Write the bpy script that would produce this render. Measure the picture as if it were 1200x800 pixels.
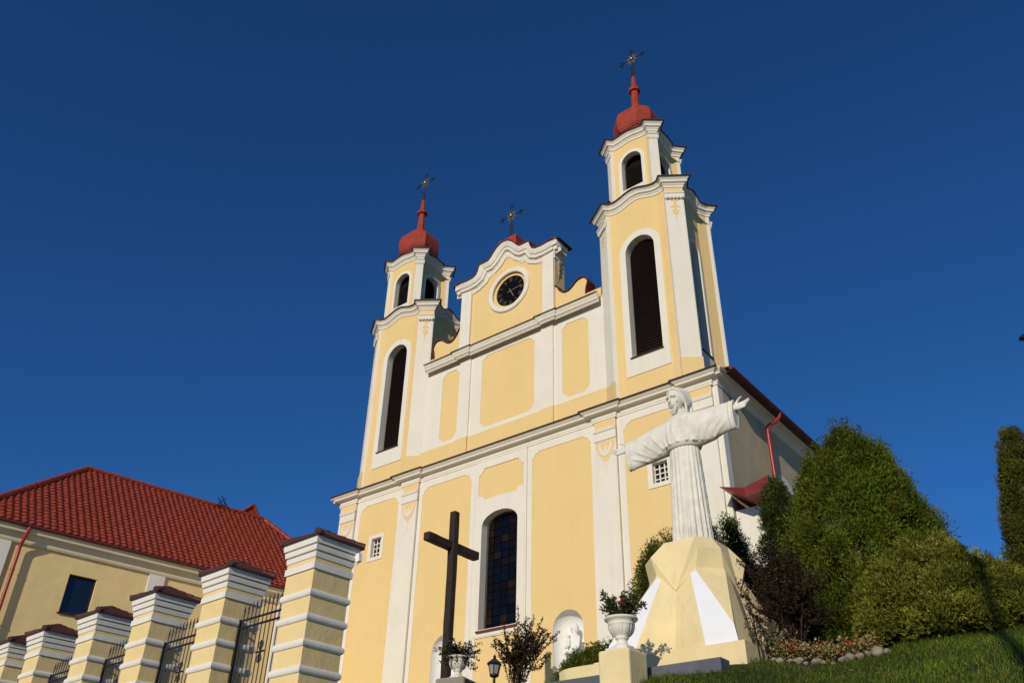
import bpy, math, random
import numpy as np
from math import radians as rad, sin, cos, pi, sqrt, hypot, atan2
from mathutils import Vector, Matrix
from mathutils.geometry import tessellate_polygon

for o in list(bpy.data.objects): bpy.data.objects.remove(o)
scene = bpy.context.scene
C = scene.collection
random.seed(7); rng = np.random.default_rng(7)

# ------------------------------------------------------------------ camera
PITCH, ROLL, YAW = rad(33.08), rad(1.29), rad(-39.14)
CAM = Vector((21.35, -25.74, -6.25))
fw = Vector((sin(YAW)*cos(PITCH), cos(YAW)*cos(PITCH), sin(PITCH)))
r0 = Vector((cos(YAW), -sin(YAW), 0)); u0 = r0.cross(fw)
rt = r0*cos(ROLL) + u0*sin(ROLL); up = -r0*sin(ROLL) + u0*cos(ROLL)
cd = bpy.data.cameras.new('camera'); cam = bpy.data.objects.new('camera', cd); C.objects.link(cam)
cam.matrix_world = Matrix(((rt.x, up.x, -fw.x, CAM.x), (rt.y, up.y, -fw.y, CAM.y), (rt.z, up.z, -fw.z, CAM.z), (0, 0, 0, 1)))
cd.sensor_width = 36; cd.lens = 1020/1200*36; cd.clip_start = .1; cd.clip_end = 6000
scene.camera = cam

# ------------------------------------------------------------------ light
SUN_H, SUN_E = rad(167), rad(20)
sdir = Vector((sin(SUN_H)*cos(SUN_E), cos(SUN_H)*cos(SUN_E), sin(SUN_E)))
ld = bpy.data.lights.new('sun', 'SUN'); ld.energy = 3.3; ld.angle = rad(.5); ld.color = (1, .91, .76)
sun = bpy.data.objects.new('sun', ld); C.objects.link(sun); sun.rotation_euler = sdir.to_track_quat('Z', 'Y').to_euler()
w = bpy.data.worlds.new('World'); scene.world = w; w.use_nodes = True
wn = w.node_tree.nodes; bg = wn['Background']
sky = wn.new('ShaderNodeTexSky'); sky.sky_type = 'NISHITA'; sky.sun_disc = False
sky.sun_elevation = SUN_E; sky.sun_rotation = SUN_H; sky.altitude = 1500; sky.air_density = .75; sky.dust_density = .15; sky.ozone_density = 3.5
hsv = wn.new('ShaderNodeHueSaturation'); hsv.inputs['Saturation'].default_value = 1.35
mul = wn.new('ShaderNodeMix'); mul.data_type = 'RGBA'; mul.blend_type = 'MULTIPLY'; mul.inputs[0].default_value = 1; mul.inputs[7].default_value = (.34, .86, 1.29, 1)
w.node_tree.links.new(sky.outputs[0], mul.inputs[6]); w.node_tree.links.new(mul.outputs[2], bg.inputs[0]); bg.inputs[1].default_value = .081
wn.remove(hsv)
vs = scene.view_settings; vs.view_transform = 'Standard'; vs.look = 'None'; vs.exposure = 0; vs.gamma = 1; vs.use_curve_mapping = False

# ------------------------------------------------------------------ materials
def _mat(name, rough, metal=0):
    m = bpy.data.materials.new(name); m.use_nodes = True
    b = m.node_tree.nodes['Principled BSDF']; b.inputs['Roughness'].default_value = rough; b.inputs['Metallic'].default_value = metal
    return m, m.node_tree.nodes, m.node_tree.links, b
def surface(name, col, rough=.85, var=.12, scale=1.2, bump=.1, bscale=60, metal=0, streak=0, dirt=None, dirtamt=.25, spec=.3):
    m, n, l, b = _mat(name, rough, metal)
    b.inputs['Specular IOR Level'].default_value = spec
    geo = n.new('ShaderNodeTexCoord'); mp = n.new('ShaderNodeMapping'); l.new(geo.outputs['Object'], mp.inputs[0])
    nz = n.new('ShaderNodeTexNoise'); nz.inputs['Scale'].default_value = scale; nz.inputs['Detail'].default_value = 8; nz.inputs['Roughness'].default_value = .62
    l.new(mp.outputs[0], nz.inputs[0])
    rp = n.new('ShaderNodeValToRGB'); c = np.array(col)
    rp.color_ramp.elements[0].position = .3; rp.color_ramp.elements[1].position = .7
    rp.color_ramp.elements[0].color = (*(c*(1-var)), 1); rp.color_ramp.elements[1].color = (*np.minimum(c*(1+var*.6), .95), 1)
    l.new(nz.outputs['Fac'], rp.inputs[0]); out = rp.outputs[0]
    if streak or dirt is not None:
        mp2 = n.new('ShaderNodeMapping'); mp2.inputs['Scale'].default_value = (5, 5, .35) if streak else (1, 1, 1); l.new(geo.outputs['Object'], mp2.inputs[0])
        n2 = n.new('ShaderNodeTexNoise'); n2.inputs['Scale'].default_value = 1.1; n2.inputs['Detail'].default_value = 10; n2.inputs['Roughness'].default_value = .7; l.new(mp2.outputs[0], n2.inputs[0])
        r2 = n.new('ShaderNodeValToRGB'); r2.color_ramp.elements[0].position = .52; r2.color_ramp.elements[1].position = .78
        r2.color_ramp.elements[0].color = (0, 0, 0, 1); r2.color_ramp.elements[1].color = (dirtamt,)*3+(1,); l.new(n2.outputs['Fac'], r2.inputs[0])
        mx = n.new('ShaderNodeMix'); mx.data_type = 'RGBA'; l.new(r2.outputs[0], mx.inputs[0]); l.new(out, mx.inputs[6])
        mx.inputs[7].default_value = (*(dirt if dirt is not None else c*.5), 1); out = mx.outputs[2]
    l.new(out, b.inputs['Base Color'])
    if bump:
        n3 = n.new('ShaderNodeTexNoise'); n3.inputs['Scale'].default_value = bscale; n3.inputs['Detail'].default_value = 6; l.new(geo.outputs['Object'], n3.inputs[0])
        n4 = n.new('ShaderNodeTexNoise'); n4.inputs['Scale'].default_value = 2.2; n4.inputs['Detail'].default_value = 3; l.new(geo.outputs['Object'], n4.inputs[0])
        ad = n.new('ShaderNodeMath'); ad.operation = 'MULTIPLY_ADD'; l.new(n4.outputs['Fac'], ad.inputs[0]); ad.inputs[1].default_value = 3; l.new(n3.outputs['Fac'], ad.inputs[2])
        bp = n.new('ShaderNodeBump'); bp.inputs['Strength'].default_value = bump; bp.inputs['Distance'].default_value = .012; l.new(ad.outputs[0], bp.inputs['Height']); l.new(bp.outputs[0], b.inputs['Normal'])
    return m
def tinted(name, rough=.6, spec=.25, transl=0):
    """colour comes from the mesh's own 'tint' attribute (leaf colours, pane colours)"""
    m, n, l, b = _mat(name, rough); b.inputs['Specular IOR Level'].default_value = spec
    a = n.new('ShaderNodeAttribute'); a.attribute_name = 'tint'; l.new(a.outputs['Color'], b.inputs['Base Color'])
    if transl:
        t = n.new('ShaderNodeBsdfTranslucent'); l.new(a.outputs['Color'], t.inputs['Color']); mx = n.new('ShaderNodeMixShader'); mx.inputs[0].default_value = transl
        l.new(b.outputs[0], mx.inputs[1]); l.new(t.outputs[0], mx.inputs[2]); l.new(mx.outputs[0], n['Material Output'].inputs[0])
    return m
YEL = surface('yellow_plaster', (.78, .555, .235), var=.05, scale=.5, bump=.2, bscale=30, streak=1, dirtamt=.2, dirt=(.62, .42, .17))
WHT = surface('white_plaster', (.76, .705, .575), var=.05, scale=.8, bump=.2, bscale=30, streak=1, dirtamt=.3, dirt=(.52, .47, .37))
GYEL = surface('gate_yellow_plaster', (.80, .61, .28), var=.07, scale=1.5, bump=.45, bscale=22, streak=1, dirtamt=.18, dirt=(.5, .38, .2))
GWHT = surface('gate_white_plaster', (.77, .735, .64), var=.06, scale=2, bump=.3, bscale=30, streak=1, dirtamt=.28, dirt=(.42, .39, .33))
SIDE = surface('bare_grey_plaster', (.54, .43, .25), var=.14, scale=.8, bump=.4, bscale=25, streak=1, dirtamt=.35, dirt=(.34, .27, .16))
PEDY = surface('pedestal_yellow_paint', (.80, .65, .34), var=.1, scale=1.6, bump=.35, bscale=22, streak=1, dirtamt=.4, dirt=(.5, .38, .2))
PEDW = surface('pedestal_white_paint', (.8, .8, .79), var=.04, scale=2, bump=.15, dirt=(.5, .5, .48), dirtamt=.15)
STONE = surface('white_painted_stone', (.74, .70, .59), rough=.75, var=.12, scale=5, bump=.45, bscale=30, dirt=(.36, .32, .25), dirtamt=.55)
NICHEM = surface('niche_white', (.8, .78, .72), var=.04, bump=.1)
DOME = surface('red_painted_metal', (.36, .055, .028), rough=.5, var=.25, scale=2.5, bump=.1, bscale=8, dirt=(.2, .035, .022), dirtamt=.4, spec=.22)
FLASH = surface('dark_brown_flashing', (.055, .03, .022), rough=.55, var=.3, scale=4, bump=.1)
COPING = surface('dark_red_coping', (.13, .028, .02), rough=.5, var=.25, scale=4, bump=.1)
TILE = surface('red_roof_tile', (.31, .052, .024), rough=.55, var=.42, scale=7, bump=.2, bscale=30, dirt=(.2, .075, .05), dirtamt=.7, spec=.25)
CAPT = surface('brown_ridge_tile', (.085, .026, .018), rough=.6, var=.3, scale=7, bump=.3, bscale=30, dirt=(.16, .07, .05), dirtamt=.3)
PIPE = surface('red_pipe_metal', (.32, .03, .02), rough=.35, var=.2, bump=0, spec=.4)
IRON = surface('black_iron', (.012, .011, .011), rough=.45, var=.3, scale=10, bump=.1, spec=.5)
BRASS = surface('gilt_iron', (.6, .46, .2), rough=.3, var=.3, scale=8, bump=0, metal=.8)
LOUV = surface('dark_brown_wood', (.035, .018, .014), rough=.7, var=.4, scale=4, bump=.3)
GREYL = surface('weathered_louvre_wood', (.06, .05, .042), rough=.75, var=.4, scale=5, bump=.3)
BLACK = surface('deep_dark', (.005, .005, .006), rough=.9, var=.1, bump=0, spec=.05)
TIMBER = surface('dark_weathered_timber', (.03, .019, .012), rough=.75, var=.45, scale=3, bump=.5, bscale=18, streak=1, dirt=(.085, .06, .035), dirtamt=.7)
BOUNCE = surface('pale_bounce_surface', (.40, .34, .25), var=.15, scale=1.5, bump=.3)  # pale warm colour of the added sheets that bounce sunlight
GREYW = surface('grey_painted_wall', (.105, .112, .13), rough=.8, var=.15, scale=2, bump=.4, bscale=25, dirt=(.25, .24, .22), dirtamt=.35)
CONC = surface('grey_concrete', (.27, .24, .18), rough=.85, var=.15, scale=3, bump=.4, bscale=30, dirt=(.1, .09, .07), dirtamt=.5)
ROCK = surface('field_stone', (.27, .225, .16), rough=.8, var=.35, scale=6, bump=.6, bscale=20)
ROCKR = surface('reddish_field_stone', (.30, .17, .13), rough=.8, var=.3, scale=6, bump=.6, bscale=20)
BARK = surface('dark_bark', (.045, .03, .022), rough=.85, var=.4, scale=8, bump=.6, bscale=15)
SILL = surface('dark_red_sill', (.2, .025, .022), rough=.45, var=.15, bump=0)
LAMPG = surface('lamp_glass', (.3, .3, .27), rough=.15, var=.1, bump=0, spec=.6)
DARKGL = surface('dark_window_glass', (.008, .011, .022), rough=.07, var=.2, bump=0, spec=.7)
PANE = tinted('stained_glass', .1, .2)
LEAF = tinted('leaf', .8, .06, .3)
PETAL = tinted('petal', .6, .2, .3)
GRASS = tinted('grass_blade', .9, .04, .3)
SOIL = surface('turf_soil', (.035, .045, .014), rough=.95, var=.4, scale=.7, bump=.6, bscale=12, dirt=(.07, .05, .03), dirtamt=.4, spec=.1)
def slats(name, col, pitch, rough=.7):
    m = surface(name, col, rough=rough, var=.3, scale=4, bump=0)
    return m

# ------------------------------------------------------------------ mesh helpers
def tag(o, label=None, cat=None, group=None, kind=None):
    if label: o['label'] = label
    if cat: o['category'] = cat
    if group: o['group'] = group
    if kind: o['kind'] = kind
    return o
def thing(name, label, cat, loc=(0, 0, 0), group=None):
    o = bpy.data.objects.new(name, None); C.objects.link(o); o.location = loc; o.empty_display_size = .3
    return tag(o, label, cat, group)
def link(name, me, parent=None):
    o = bpy.data.objects.new(name, me); C.objects.link(o)
    if parent is not None:
        o.parent = parent; loc = Vector((0, 0, 0)); q = parent
        while q is not None: loc += q.location; q = q.parent
        o.location = -loc
    return o
class MB:
    """collects shapes; build() links them as ONE mesh object (world coordinates)"""
    def __init__(s): s.v = []; s.f = []; s.smooth = set()
    def add(s, vs, fs, smooth=False):
        b = len(s.v); s.v += [tuple(p) for p in vs]
        for f in fs:
            if smooth: s.smooth.add(len(s.f))
            s.f.append([b+i for i in f])
    def box(s, x0, x1, y0, y1, z0, z1):
        s.add([(x0, y0, z0), (x1, y0, z0), (x1, y1, z0), (x0, y1, z0), (x0, y0, z1), (x1, y0, z1), (x1, y1, z1), (x0, y1, z1)],
              [(0, 3, 2, 1), (4, 5, 6, 7), (0, 1, 5, 4), (1, 2, 6, 5), (2, 3, 7, 6), (3, 0, 4, 7)])
    def obox(s, c, dx, dy, hx, hy, z0, z1):
        """box turned in plan: dx, dy unit 2D axes"""
        pts = [(c[0]+dx[0]*a*hx+dy[0]*b*hy, c[1]+dx[1]*a*hx+dy[1]*b*hy) for a, b in ((-1, -1), (1, -1), (1, 1), (-1, 1))]
        s.prism(pts, z0, z1)
    def prism(s, pts, z0, z1, pts1=None):
        n = len(pts); pts1 = pts1 or pts
        s.add([(p[0], p[1], z0) for p in pts]+[(p[0], p[1], z1) for p in pts1],
              [list(range(n))[::-1], list(range(n, 2*n))]+[(i, (i+1) % n, n+(i+1) % n, n+i) for i in range(n)])
    def loft(s, rings, smooth=True, cap=True, closed=True):
        n = len(rings[0]); vs = [p for r in rings for p in r]; fs = []
        for k in range(len(rings)-1):
            for i in range(n if closed else n-1):
                j = (i+1) % n; fs.append((k*n+i, k*n+j, (k+1)*n+j, (k+1)*n+i))
        s.add(vs, fs, smooth)
        if cap:
            s.add(rings[0], [list(range(n))[::-1]]); s.add(rings[-1], [list(range(n))])
    def lathe(s, c, prof, n=24, flute=None, smooth=True):
        rings = []
        for k, (r, z) in enumerate(prof):
            ring = []
            for i in range(n):
                a = 2*pi*i/n; q = r
                if flute and flute[0] <= z <= flute[1]: q = r*(1-flute[3]*(abs(sin(a*flute[2]/2))**.5 < .55))
                ring.append((c[0]+q*cos(a), c[1]+q*sin(a), c[2]+z))
            rings.append(ring)
        s.loft(rings, smooth)
    def tube(s, pts, r, n=8, r1=None, smooth=True):
        pts = [Vector(p) for p in pts]; rings = []; m = len(pts)
        prev = None
        for k, p in enumerate(pts):
            d = (pts[min(k+1, m-1)]-pts[max(k-1, 0)]).normalized()
            a = prev if prev is not None else (Vector((0, 0, 1)) if abs(d.z) < .9 else Vector((1, 0, 0)))
            e1 = (a-d*a.dot(d)).normalized(); e2 = d.cross(e1); prev = e1
            rr = r if r1 is None else r+(r1-r)*k/(m-1)
            rings.append([p+e1*rr*cos(2*pi*i/n)+e2*rr*sin(2*pi*i/n) for i in range(n)])
        s.loft(rings, smooth)
    def bar(s, a, b, wx, wy, upv=(0, 0, 1)):
        a = Vector(a); b = Vector(b); d = (b-a).normalized(); u = Vector(upv)
        e1 = d.cross(u)
        if e1.length < 1e-4: e1 = d.cross(Vector((1, 0, 0)))
        e1.normalize(); e2 = e1.cross(d)
        vs = [p+e1*x*wx/2+e2*y*wy/2 for p in (a, b) for x, y in ((-1, -1), (1, -1), (1, 1), (-1, 1))]
        s.add(vs, [(3, 2, 1, 0), (4, 5, 6, 7), (0, 1, 5, 4), (1, 2, 6, 5), (2, 3, 7, 6), (3, 0, 4, 7)])
    def sphere(s, c, r, n=12, m=8, sc=(1, 1, 1)):
        rings = [[(c[0]+r*sc[0]*sin(pi*k/m)*cos(2*pi*i/n), c[1]+r*sc[1]*sin(pi*k/m)*sin(2*pi*i/n), c[2]-r*sc[2]*cos(pi*k/m)) for i in range(n)] for k in range(m+1)]
        rings[0] = [(c[0]+1e-4*cos(2*pi*i/n), c[1]+1e-4*sin(2*pi*i/n), c[2]-r*sc[2]) for i in range(n)]
        rings[-1] = [(c[0]+1e-4*cos(2*pi*i/n), c[1]+1e-4*sin(2*pi*i/n), c[2]+r*sc[2]) for i in range(n)]
        s.loft(rings)
    def slab(s, fr, outer, holes=(), off=0., t=.03, back=False):
        """flat plate of polygon outline in frame fr=(O,U,V,N); front at N*off, t thick"""
        O, U, V, N = fr
        loops = [list(outer)]+[list(h) for h in holes]
        flat = [p for lp in loops for p in lp]
        tris = tessellate_polygon([[Vector((p[0], p[1], 0)) for p in lp] for lp in loops])
        F = [O+U*p[0]+V*p[1]+N*off for p in flat]; B = [q-N*t for q in F]; n = len(F)
        fs = []
        UV = U.cross(V).dot(N)
        for tr in tris:
            a, b, c = (flat[i] for i in tr)
            ar = (b[0]-a[0])*(c[1]-a[1])-(b[1]-a[1])*(c[0]-a[0])
            if abs(ar) < 1e-10: continue
            tr = tuple(tr) if ar*UV > 0 else tuple(tr)[::-1]
            fs.append(tr)
            if back: fs.append(tuple(n+i for i in tr[::-1]))
        k = 0
        for li, lp in enumerate(loops):
            m = len(lp); ar = sum(lp[i][0]*lp[(i+1) % m][1]-lp[(i+1) % m][0]*lp[i][1] for i in range(m))*UV
            for i in range(m):
                j = (i+1) % m; q = (k+i, k+j, n+k+j, n+k+i)
                ccw = ar > 0
                if li > 0: ccw = not ccw
                # outer ccw seen from front: side faces look outward
                q = q[::-1] if ccw else q
                fs.append(q)
            k += m
        s.add(F+B, fs)
    def sweep(s, path, prof, closed=False, zf=None, cap=True):
        """horizontal moulding: plan path [(x,y)], profile [(out,z)], out = to the right of travel"""
        n = len(path); rings = []
        for i in range(n):
            p = Vector(path[i])
            a = Vector(path[i-1]) if (i > 0 or closed) else None; b = Vector(path[(i+1) % n]) if (i < n-1 or closed) else None
            d1 = (p-a).normalized() if a is not None else None; d2 = (b-p).normalized() if b is not None else None
            d1 = d1 or d2; d2 = d2 or d1
            n1 = Vector((d1.y, -d1.x)); n2 = Vector((d2.y, -d2.x)); mt = n1+n2
            mt = n1 if mt.length < .1 else mt/(mt.length_squared/2)
            if mt.length > 1.9: mt = mt.normalized()*1.9
            dz = zf(i) if zf else 0
            rings.append([(p.x+mt.x*o, p.y+mt.y*o, z+dz) for o, z in prof])
        m = len(prof); vs = [q for r in rings for q in r]; fs = []
        for k in range(n if closed else n-1):
            k2 = (k+1) % n
            for i in range(m-1): fs.append((k*m+i, k2*m+i, k2*m+i+1, k*m+i+1))
        s.add(vs, fs)
        if cap and not closed:
            s.add(rings[0], [list(range(m))]); s.add(rings[-1], [list(range(m))[::-1]])
    def mould(s, fr, path, prof, cap=True):
        """moulding along a 2D path in a wall frame; profile [(q,p)]: q along path normal (left of travel), p out of wall"""
        O, U, V, N = fr; n = len(path); rings = []
        for i in range(n):
            p = Vector(path[i]); d1 = (p-Vector(path[i-1])).normalized() if i else None; d2 = (Vector(path[i+1])-p).normalized() if i < n-1 else None
            d1 = d1 or d2; d2 = d2 or d1
            n1 = Vector((-d1.y, d1.x)); n2 = Vector((-d2.y, d2.x)); mt = n1+n2; mt = n1 if mt.length < .1 else mt/(mt.length_squared/2)
            if mt.length > 1.6: mt = mt.normalized()*1.6
            rings.append([O+U*(p.x+mt.x*q)+V*(p.y+mt.y*q)+N*h for q, h in prof])
        m = len(prof); vs = [q for r in rings for q in r]; fs = []
        for k in range(n-1):
            for i in range(m-1): fs.append((k*m+i, k*m+i+1, (k+1)*m+i+1, (k+1)*m+i))
        s.add(vs, fs)
        if cap: s.add(rings[0], [list(range(m))]); s.add(rings[-1], [list(range(m))[::-1]])
    def build(s, name, mat, parent=None, label=None, fix=True):
        me = bpy.data.meshes.new(name); me.from_pydata(s.v, [], s.f); me.materials.append(mat)
        if fix:
            import bmesh
            bm = bmesh.new(); bm.from_mesh(me); bmesh.ops.remove_doubles(bm, verts=bm.verts, dist=1e-5) if False else None
            bm.to_mesh(me); bm.free()
        sm = np.zeros(len(me.polygons), bool)
        if len(me.polygons) == len(s.f): sm[list(s.smooth)] = True
        me.polygons.foreach_set('use_smooth', sm); me.update()
        o = link(name, me, parent)
        if label: o['label'] = label
        return o
def frame(O, U, N): return (Vector(O), Vector(U), Vector((0, 0, 1)), Vector(N))
FRONT = frame((0, 0, 0), (1, 0, 0), (0, -1, 0))
def rect(u0, u1, v0, v1): return [(u0, v0), (u1, v0), (u1, v1), (u0, v1)]
def arch(cx, hw, zb, zs, rise, n=18):
    return [(cx-hw, zb), (cx+hw, zb)]+[(cx+hw*cos(pi*i/n), zs+rise*sin(pi*i/n)) for i in range(n+1)]
def ellipse(cx, cz, rx, rz, n=48): return [(cx+rx*cos(2*pi*i/n), cz+rz*sin(2*pi*i/n)) for i in range(n)]
def notched(u0, u1, v0, v1, r=.24, e=.07, corners='abcd'):
    """rectangle with stepped concave corners"""
    out = []
    def corner(cx, cy, sx, sy, rev):
        pts = [(cx+sx*(r+e), cy), (cx+sx*(r+e), cy+sy*e)]
        pts += [(cx+sx*(e+r*cos(a)), cy+sy*(e+r*sin(a))) for a in [pi/2*k/6 for k in range(1, 6)]]
        # concave-looking quarter: arc bulging into the panel corner
        pts = [(cx+sx*(r+e), cy), (cx+sx*(r+e), cy+sy*e)]+[(cx+sx*(e+r*(1-sin(a))), cy+sy*(e+r*(1-cos(a)))) for a in [pi/2*k/5 for k in range(1, 5)]]+[(cx+sx*e, cy+sy*(r+e)), (cx, cy+sy*(r+e))]
        return pts[::-1] if rev else pts
    out += corner(u0, v0, 1, 1, True) if 'a' in corners else [(u0, v0)]
    out += corner(u1, v0, -1, 1, False) if 'b' in corners else [(u1, v0)]
    out += corner(u1, v1, -1, -1, True) if 'c' in corners else [(u1, v1)]
    out += corner(u0, v1, 1, -1, False) if 'd' in corners else [(u0, v1)]
    return out
def leaf_mesh(name, cen, dirs, length, width, tints, mat, parent, roll=None, bend=.15, kind=None):
    """many leaf-sized diamonds as one mesh"""
    n = len(cen); d = dirs/np.maximum(np.linalg.norm(dirs, axis=1, keepdims=True), 1e-6)
    rv = rng.normal(size=(n, 3)); e = np.cross(d, rv); e /= np.maximum(np.linalg.norm(e, axis=1, keepdims=True), 1e-6); nn = np.cross(d, e)
    L = np.broadcast_to(np.asarray(length, float), (n,))[:, None]; W = np.broadcast_to(np.asarray(width, float), (n,))[:, None]
    v = np.empty((n, 4, 3)); v[:, 0] = cen; v[:, 1] = cen+d*L*.45+e*W*.5+nn*L*bend*.3; v[:, 2] = cen+d*L-nn*L*bend*.3; v[:, 3] = cen+d*L*.45-e*W*.5+nn*L*bend*.3
    me = bpy.data.meshes.new(name); me.vertices.add(4*n); me.vertices.foreach_set('co', v.reshape(-1))
    me.loops.add(4*n); me.loops.foreach_set('vertex_index', np.arange(4*n, dtype=np.int32))
    me.polygons.add(n); me.polygons.foreach_set('loop_start', np.arange(0, 4*n, 4, dtype=np.int32)); me.polygons.foreach_set('loop_total', np.full(n, 4, np.int32))
    me.update(calc_edges=True)
    at = me.attributes.new('tint', 'FLOAT_COLOR', 'FACE'); t4 = np.ones((n, 4), np.float32); t4[:, :3] = tints; at.data.foreach_set('color', t4.reshape(-1))
    me.materials.append(mat)
    o = link(name, me, parent)
    if kind: o['kind'] = kind
    return o
def tint_mix(n, cols, jitter=.25):
    cols = np.array(cols); i = rng.integers(0, len(cols), n)
    return np.clip(cols[i]*(1+jitter*rng.normal(size=(n, 1))), .002, .9)
def remeshed(mb, name, mat, parent, voxel, smooth=4, fac=.5):
    me = bpy.data.meshes.new('tmp'); me.from_pydata(mb.v, [], mb.f)
    o = bpy.data.objects.new('tmp', me); C.objects.link(o)
    m = o.modifiers.new('r', 'REMESH'); m.mode = 'VOXEL'; m.voxel_size = voxel
    s_ = o.modifiers.new('s', 'SMOOTH'); s_.iterations = smooth; s_.factor = fac
    bpy.context.view_layer.update()
    dg = bpy.context.evaluated_depsgraph_get(); m2 = bpy.data.meshes.new_from_object(o.evaluated_get(dg)); m2.name = name
    bpy.data.objects.remove(o); m2.materials.clear(); m2.materials.append(mat)
    m2.polygons.foreach_set('use_smooth', np.ones(len(m2.polygons), bool)); m2.update()
    return link(name, m2, parent)
def catmull(pts, k=8):
    pts = [np.array(p, float) for p in pts]; out = []
    for i in range(len(pts)-1):
        p0 = pts[max(i-1, 0)]; p1 = pts[i]; p2 = pts[i+1]; p3 = pts[min(i+2, len(pts)-1)]
        for j in range(k):
            t = j/k; out.append(tuple(.5*((2*p1)+(-p0+p2)*t+(2*p0-5*p1+4*p2-p3)*t*t+(-p0+3*p1-3*p2+p3)*t**3)))
    out.append(tuple(pts[-1])); return out

# ------------------------------------------------------------------ ground
def gz(x, y):
    s = y+25.74
    if s < 12.5: z = -7.9+.384*max(s, -3)+(.1*(s+3) if s < -3 else 0)
    elif s < 16: z = -3.1+.2*(s-12.5)
    elif s < 26: z = -2.4+.08*(s-16)
    else: z = -1.6
    if x > 15.7 and s > -3:                                   # the lawn right of the pedestal lies lower
        t = min((x-15.7)/1.3, 1); t = t*t*(3-2*t)
        zl = -7.9+.36*s if s < 14.7 else -2.61+.08*(s-14.7)
        if s < 26: z += (zl-z)*t*min(1, (26-s)/6)
    z += .05*sin(x*1.1+.5*y)*sin(y*.8)
    return z
xs = np.concatenate([np.linspace(-2500, -60, 14), np.linspace(-50, -5, 16), np.linspace(-2, 32, 86), np.linspace(36, 90, 14), np.linspace(140, 2500, 12)])
ys = np.concatenate([np.linspace(-2500, -80, 12), np.linspace(-60, -32, 12), np.linspace(-30, 6, 91), np.linspace(9, 60, 14), np.linspace(90, 2500, 12)])
gv = [(x, y, max(gz(x, y), -12)) for y in ys for x in xs]; nx = len(xs)
gf = [(j*nx+i, j*nx+i+1, (j+1)*nx+i+1, (j+1)*nx+i) for j in range(len(ys)-1) for i in range(nx-1)]
g = MB(); g.add(gv, gf, True); tag(g.build('ground', SOIL), kind='structure')
def sheet(name, x0, x1, y0, y1, step, up_):
    nx_, ny_ = int((x1-x0)/step)+1, int((y1-y0)/step)+1
    m_ = MB(); m_.add([(x0+(x1-x0)*i/(nx_-1), y0+(y1-y0)*j/(ny_-1), max(gz(x0+(x1-x0)*i/(nx_-1), y0+(y1-y0)*j/(ny_-1)), -12)+up_) for j in range(ny_) for i in range(nx_)], [(j*nx_+i, j*nx_+i+1, (j+1)*nx_+i+1, (j+1)*nx_+i) for j in range(ny_-1) for i in range(nx_-1)])
    tag(m_.build(name, BOUNCE), kind='structure')
sheet('churchyard_bounce_sheet', 10.05, 34, -4, 40, .5, .05); sheet('street_bounce_sheet', -30, 60, -60, -21.5, 1.0, .06); sheet('forecourt_bounce_sheet', -14, 10, -8, 0, .5, .05)  # unseen pale ground sheets, added to bounce warm light into the shaded sides

# ================================================================== church
church = thing('church', 'yellow and white twin-towered church with red domes and a clock on its gable', 'church')
ZB = -2.0
def surround(fr, outer, opening, parent, mat=WHT, off=.03, depth=.5, name='window_surround'):
    m = MB(); m.slab(fr, outer, [opening], off, off+depth); return m.build(name, mat, parent)

# --- lower front wall with its openings
NL, NR = -2.68, 3.25
def grow(cx, hw, zb, zs, rise, g): return arch(cx, hw+g, zb-g, zs, rise+g)
SWL, SWR = (-7.22, 7.28, .31, .44), (7.43, 7.03, .31, .40)      # small barred windows: centre u, v, half sizes
wall = MB()
wall.slab(FRONT, rect(-10, 10, ZB, 10.2), [grow(0, .93, 2.66, 6.8, .56, .05)[::-1],
          rect(SWL[0]-.36, SWL[0]+.36, SWL[1]-.49, SWL[1]+.49)[::-1], rect(SWR[0]-.36, SWR[0]+.36, SWR[1]-.45, SWR[1]+.45)[::-1],
          arch(NL, .67, .1, 2.12, .67)[::-1], arch(NR, .67, .1, 2.12, .67)[::-1]], 0, .3)
front = wall.build('front_wall', YEL, church)
fr_ = MB()
def panel_frame(u0, u1, v0, v1, holes, off=.022, name='panel_frame'):
    m = MB(); m.slab(FRONT, rect(u0, u1, v0, v1), [h[::-1] for h in holes], off, off-.001); return m.build(name, WHT, front)
for sgn in (-1, 1):
    a = sorted((sgn*8.8, sgn*5.72)); b = sorted((sgn*8.5, sgn*6.0)); panel_frame(a[0], a[1], ZB, 9.82, [notched(b[0], b[1], -1.2, 9.45)])
    a = sorted((sgn*4.72, sgn*1.38)); b = sorted((sgn*4.5, sgn*1.62)); panel_frame(a[0], a[1], ZB, 9.82, [notched(b[0], b[1], -1.2, 9.42)])
m = MB(); lowp = rect(-1.1, 1.1, -1.2, 2.36)
upper = [(-.85, 7.98), (0, 8.02), (.85, 7.98), (.9, 8.12), (1.2, 8.2), (1.2, 9.1), (1.12, 9.14), (.95, 9.35), (.93, 9.42), (-.93, 9.42), (-.95, 9.35), (-1.12, 9.14), (-1.2, 9.1), (-1.2, 8.2), (-.9, 8.12)]
m.slab(FRONT, rect(-1.36, 1.36, ZB, 9.82), [upper[::-1], arch(0, 1.2, 2.4, 6.8, .85)[::-1], lowp[::-1]], .036, .034); m.build('panel_frame', WHT, front)
m = MB(); m.slab(FRONT, rect(-10.0, 10.0, ZB, -1.2), [], .06, .05); m.build('plinth', GREYW, front)

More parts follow.
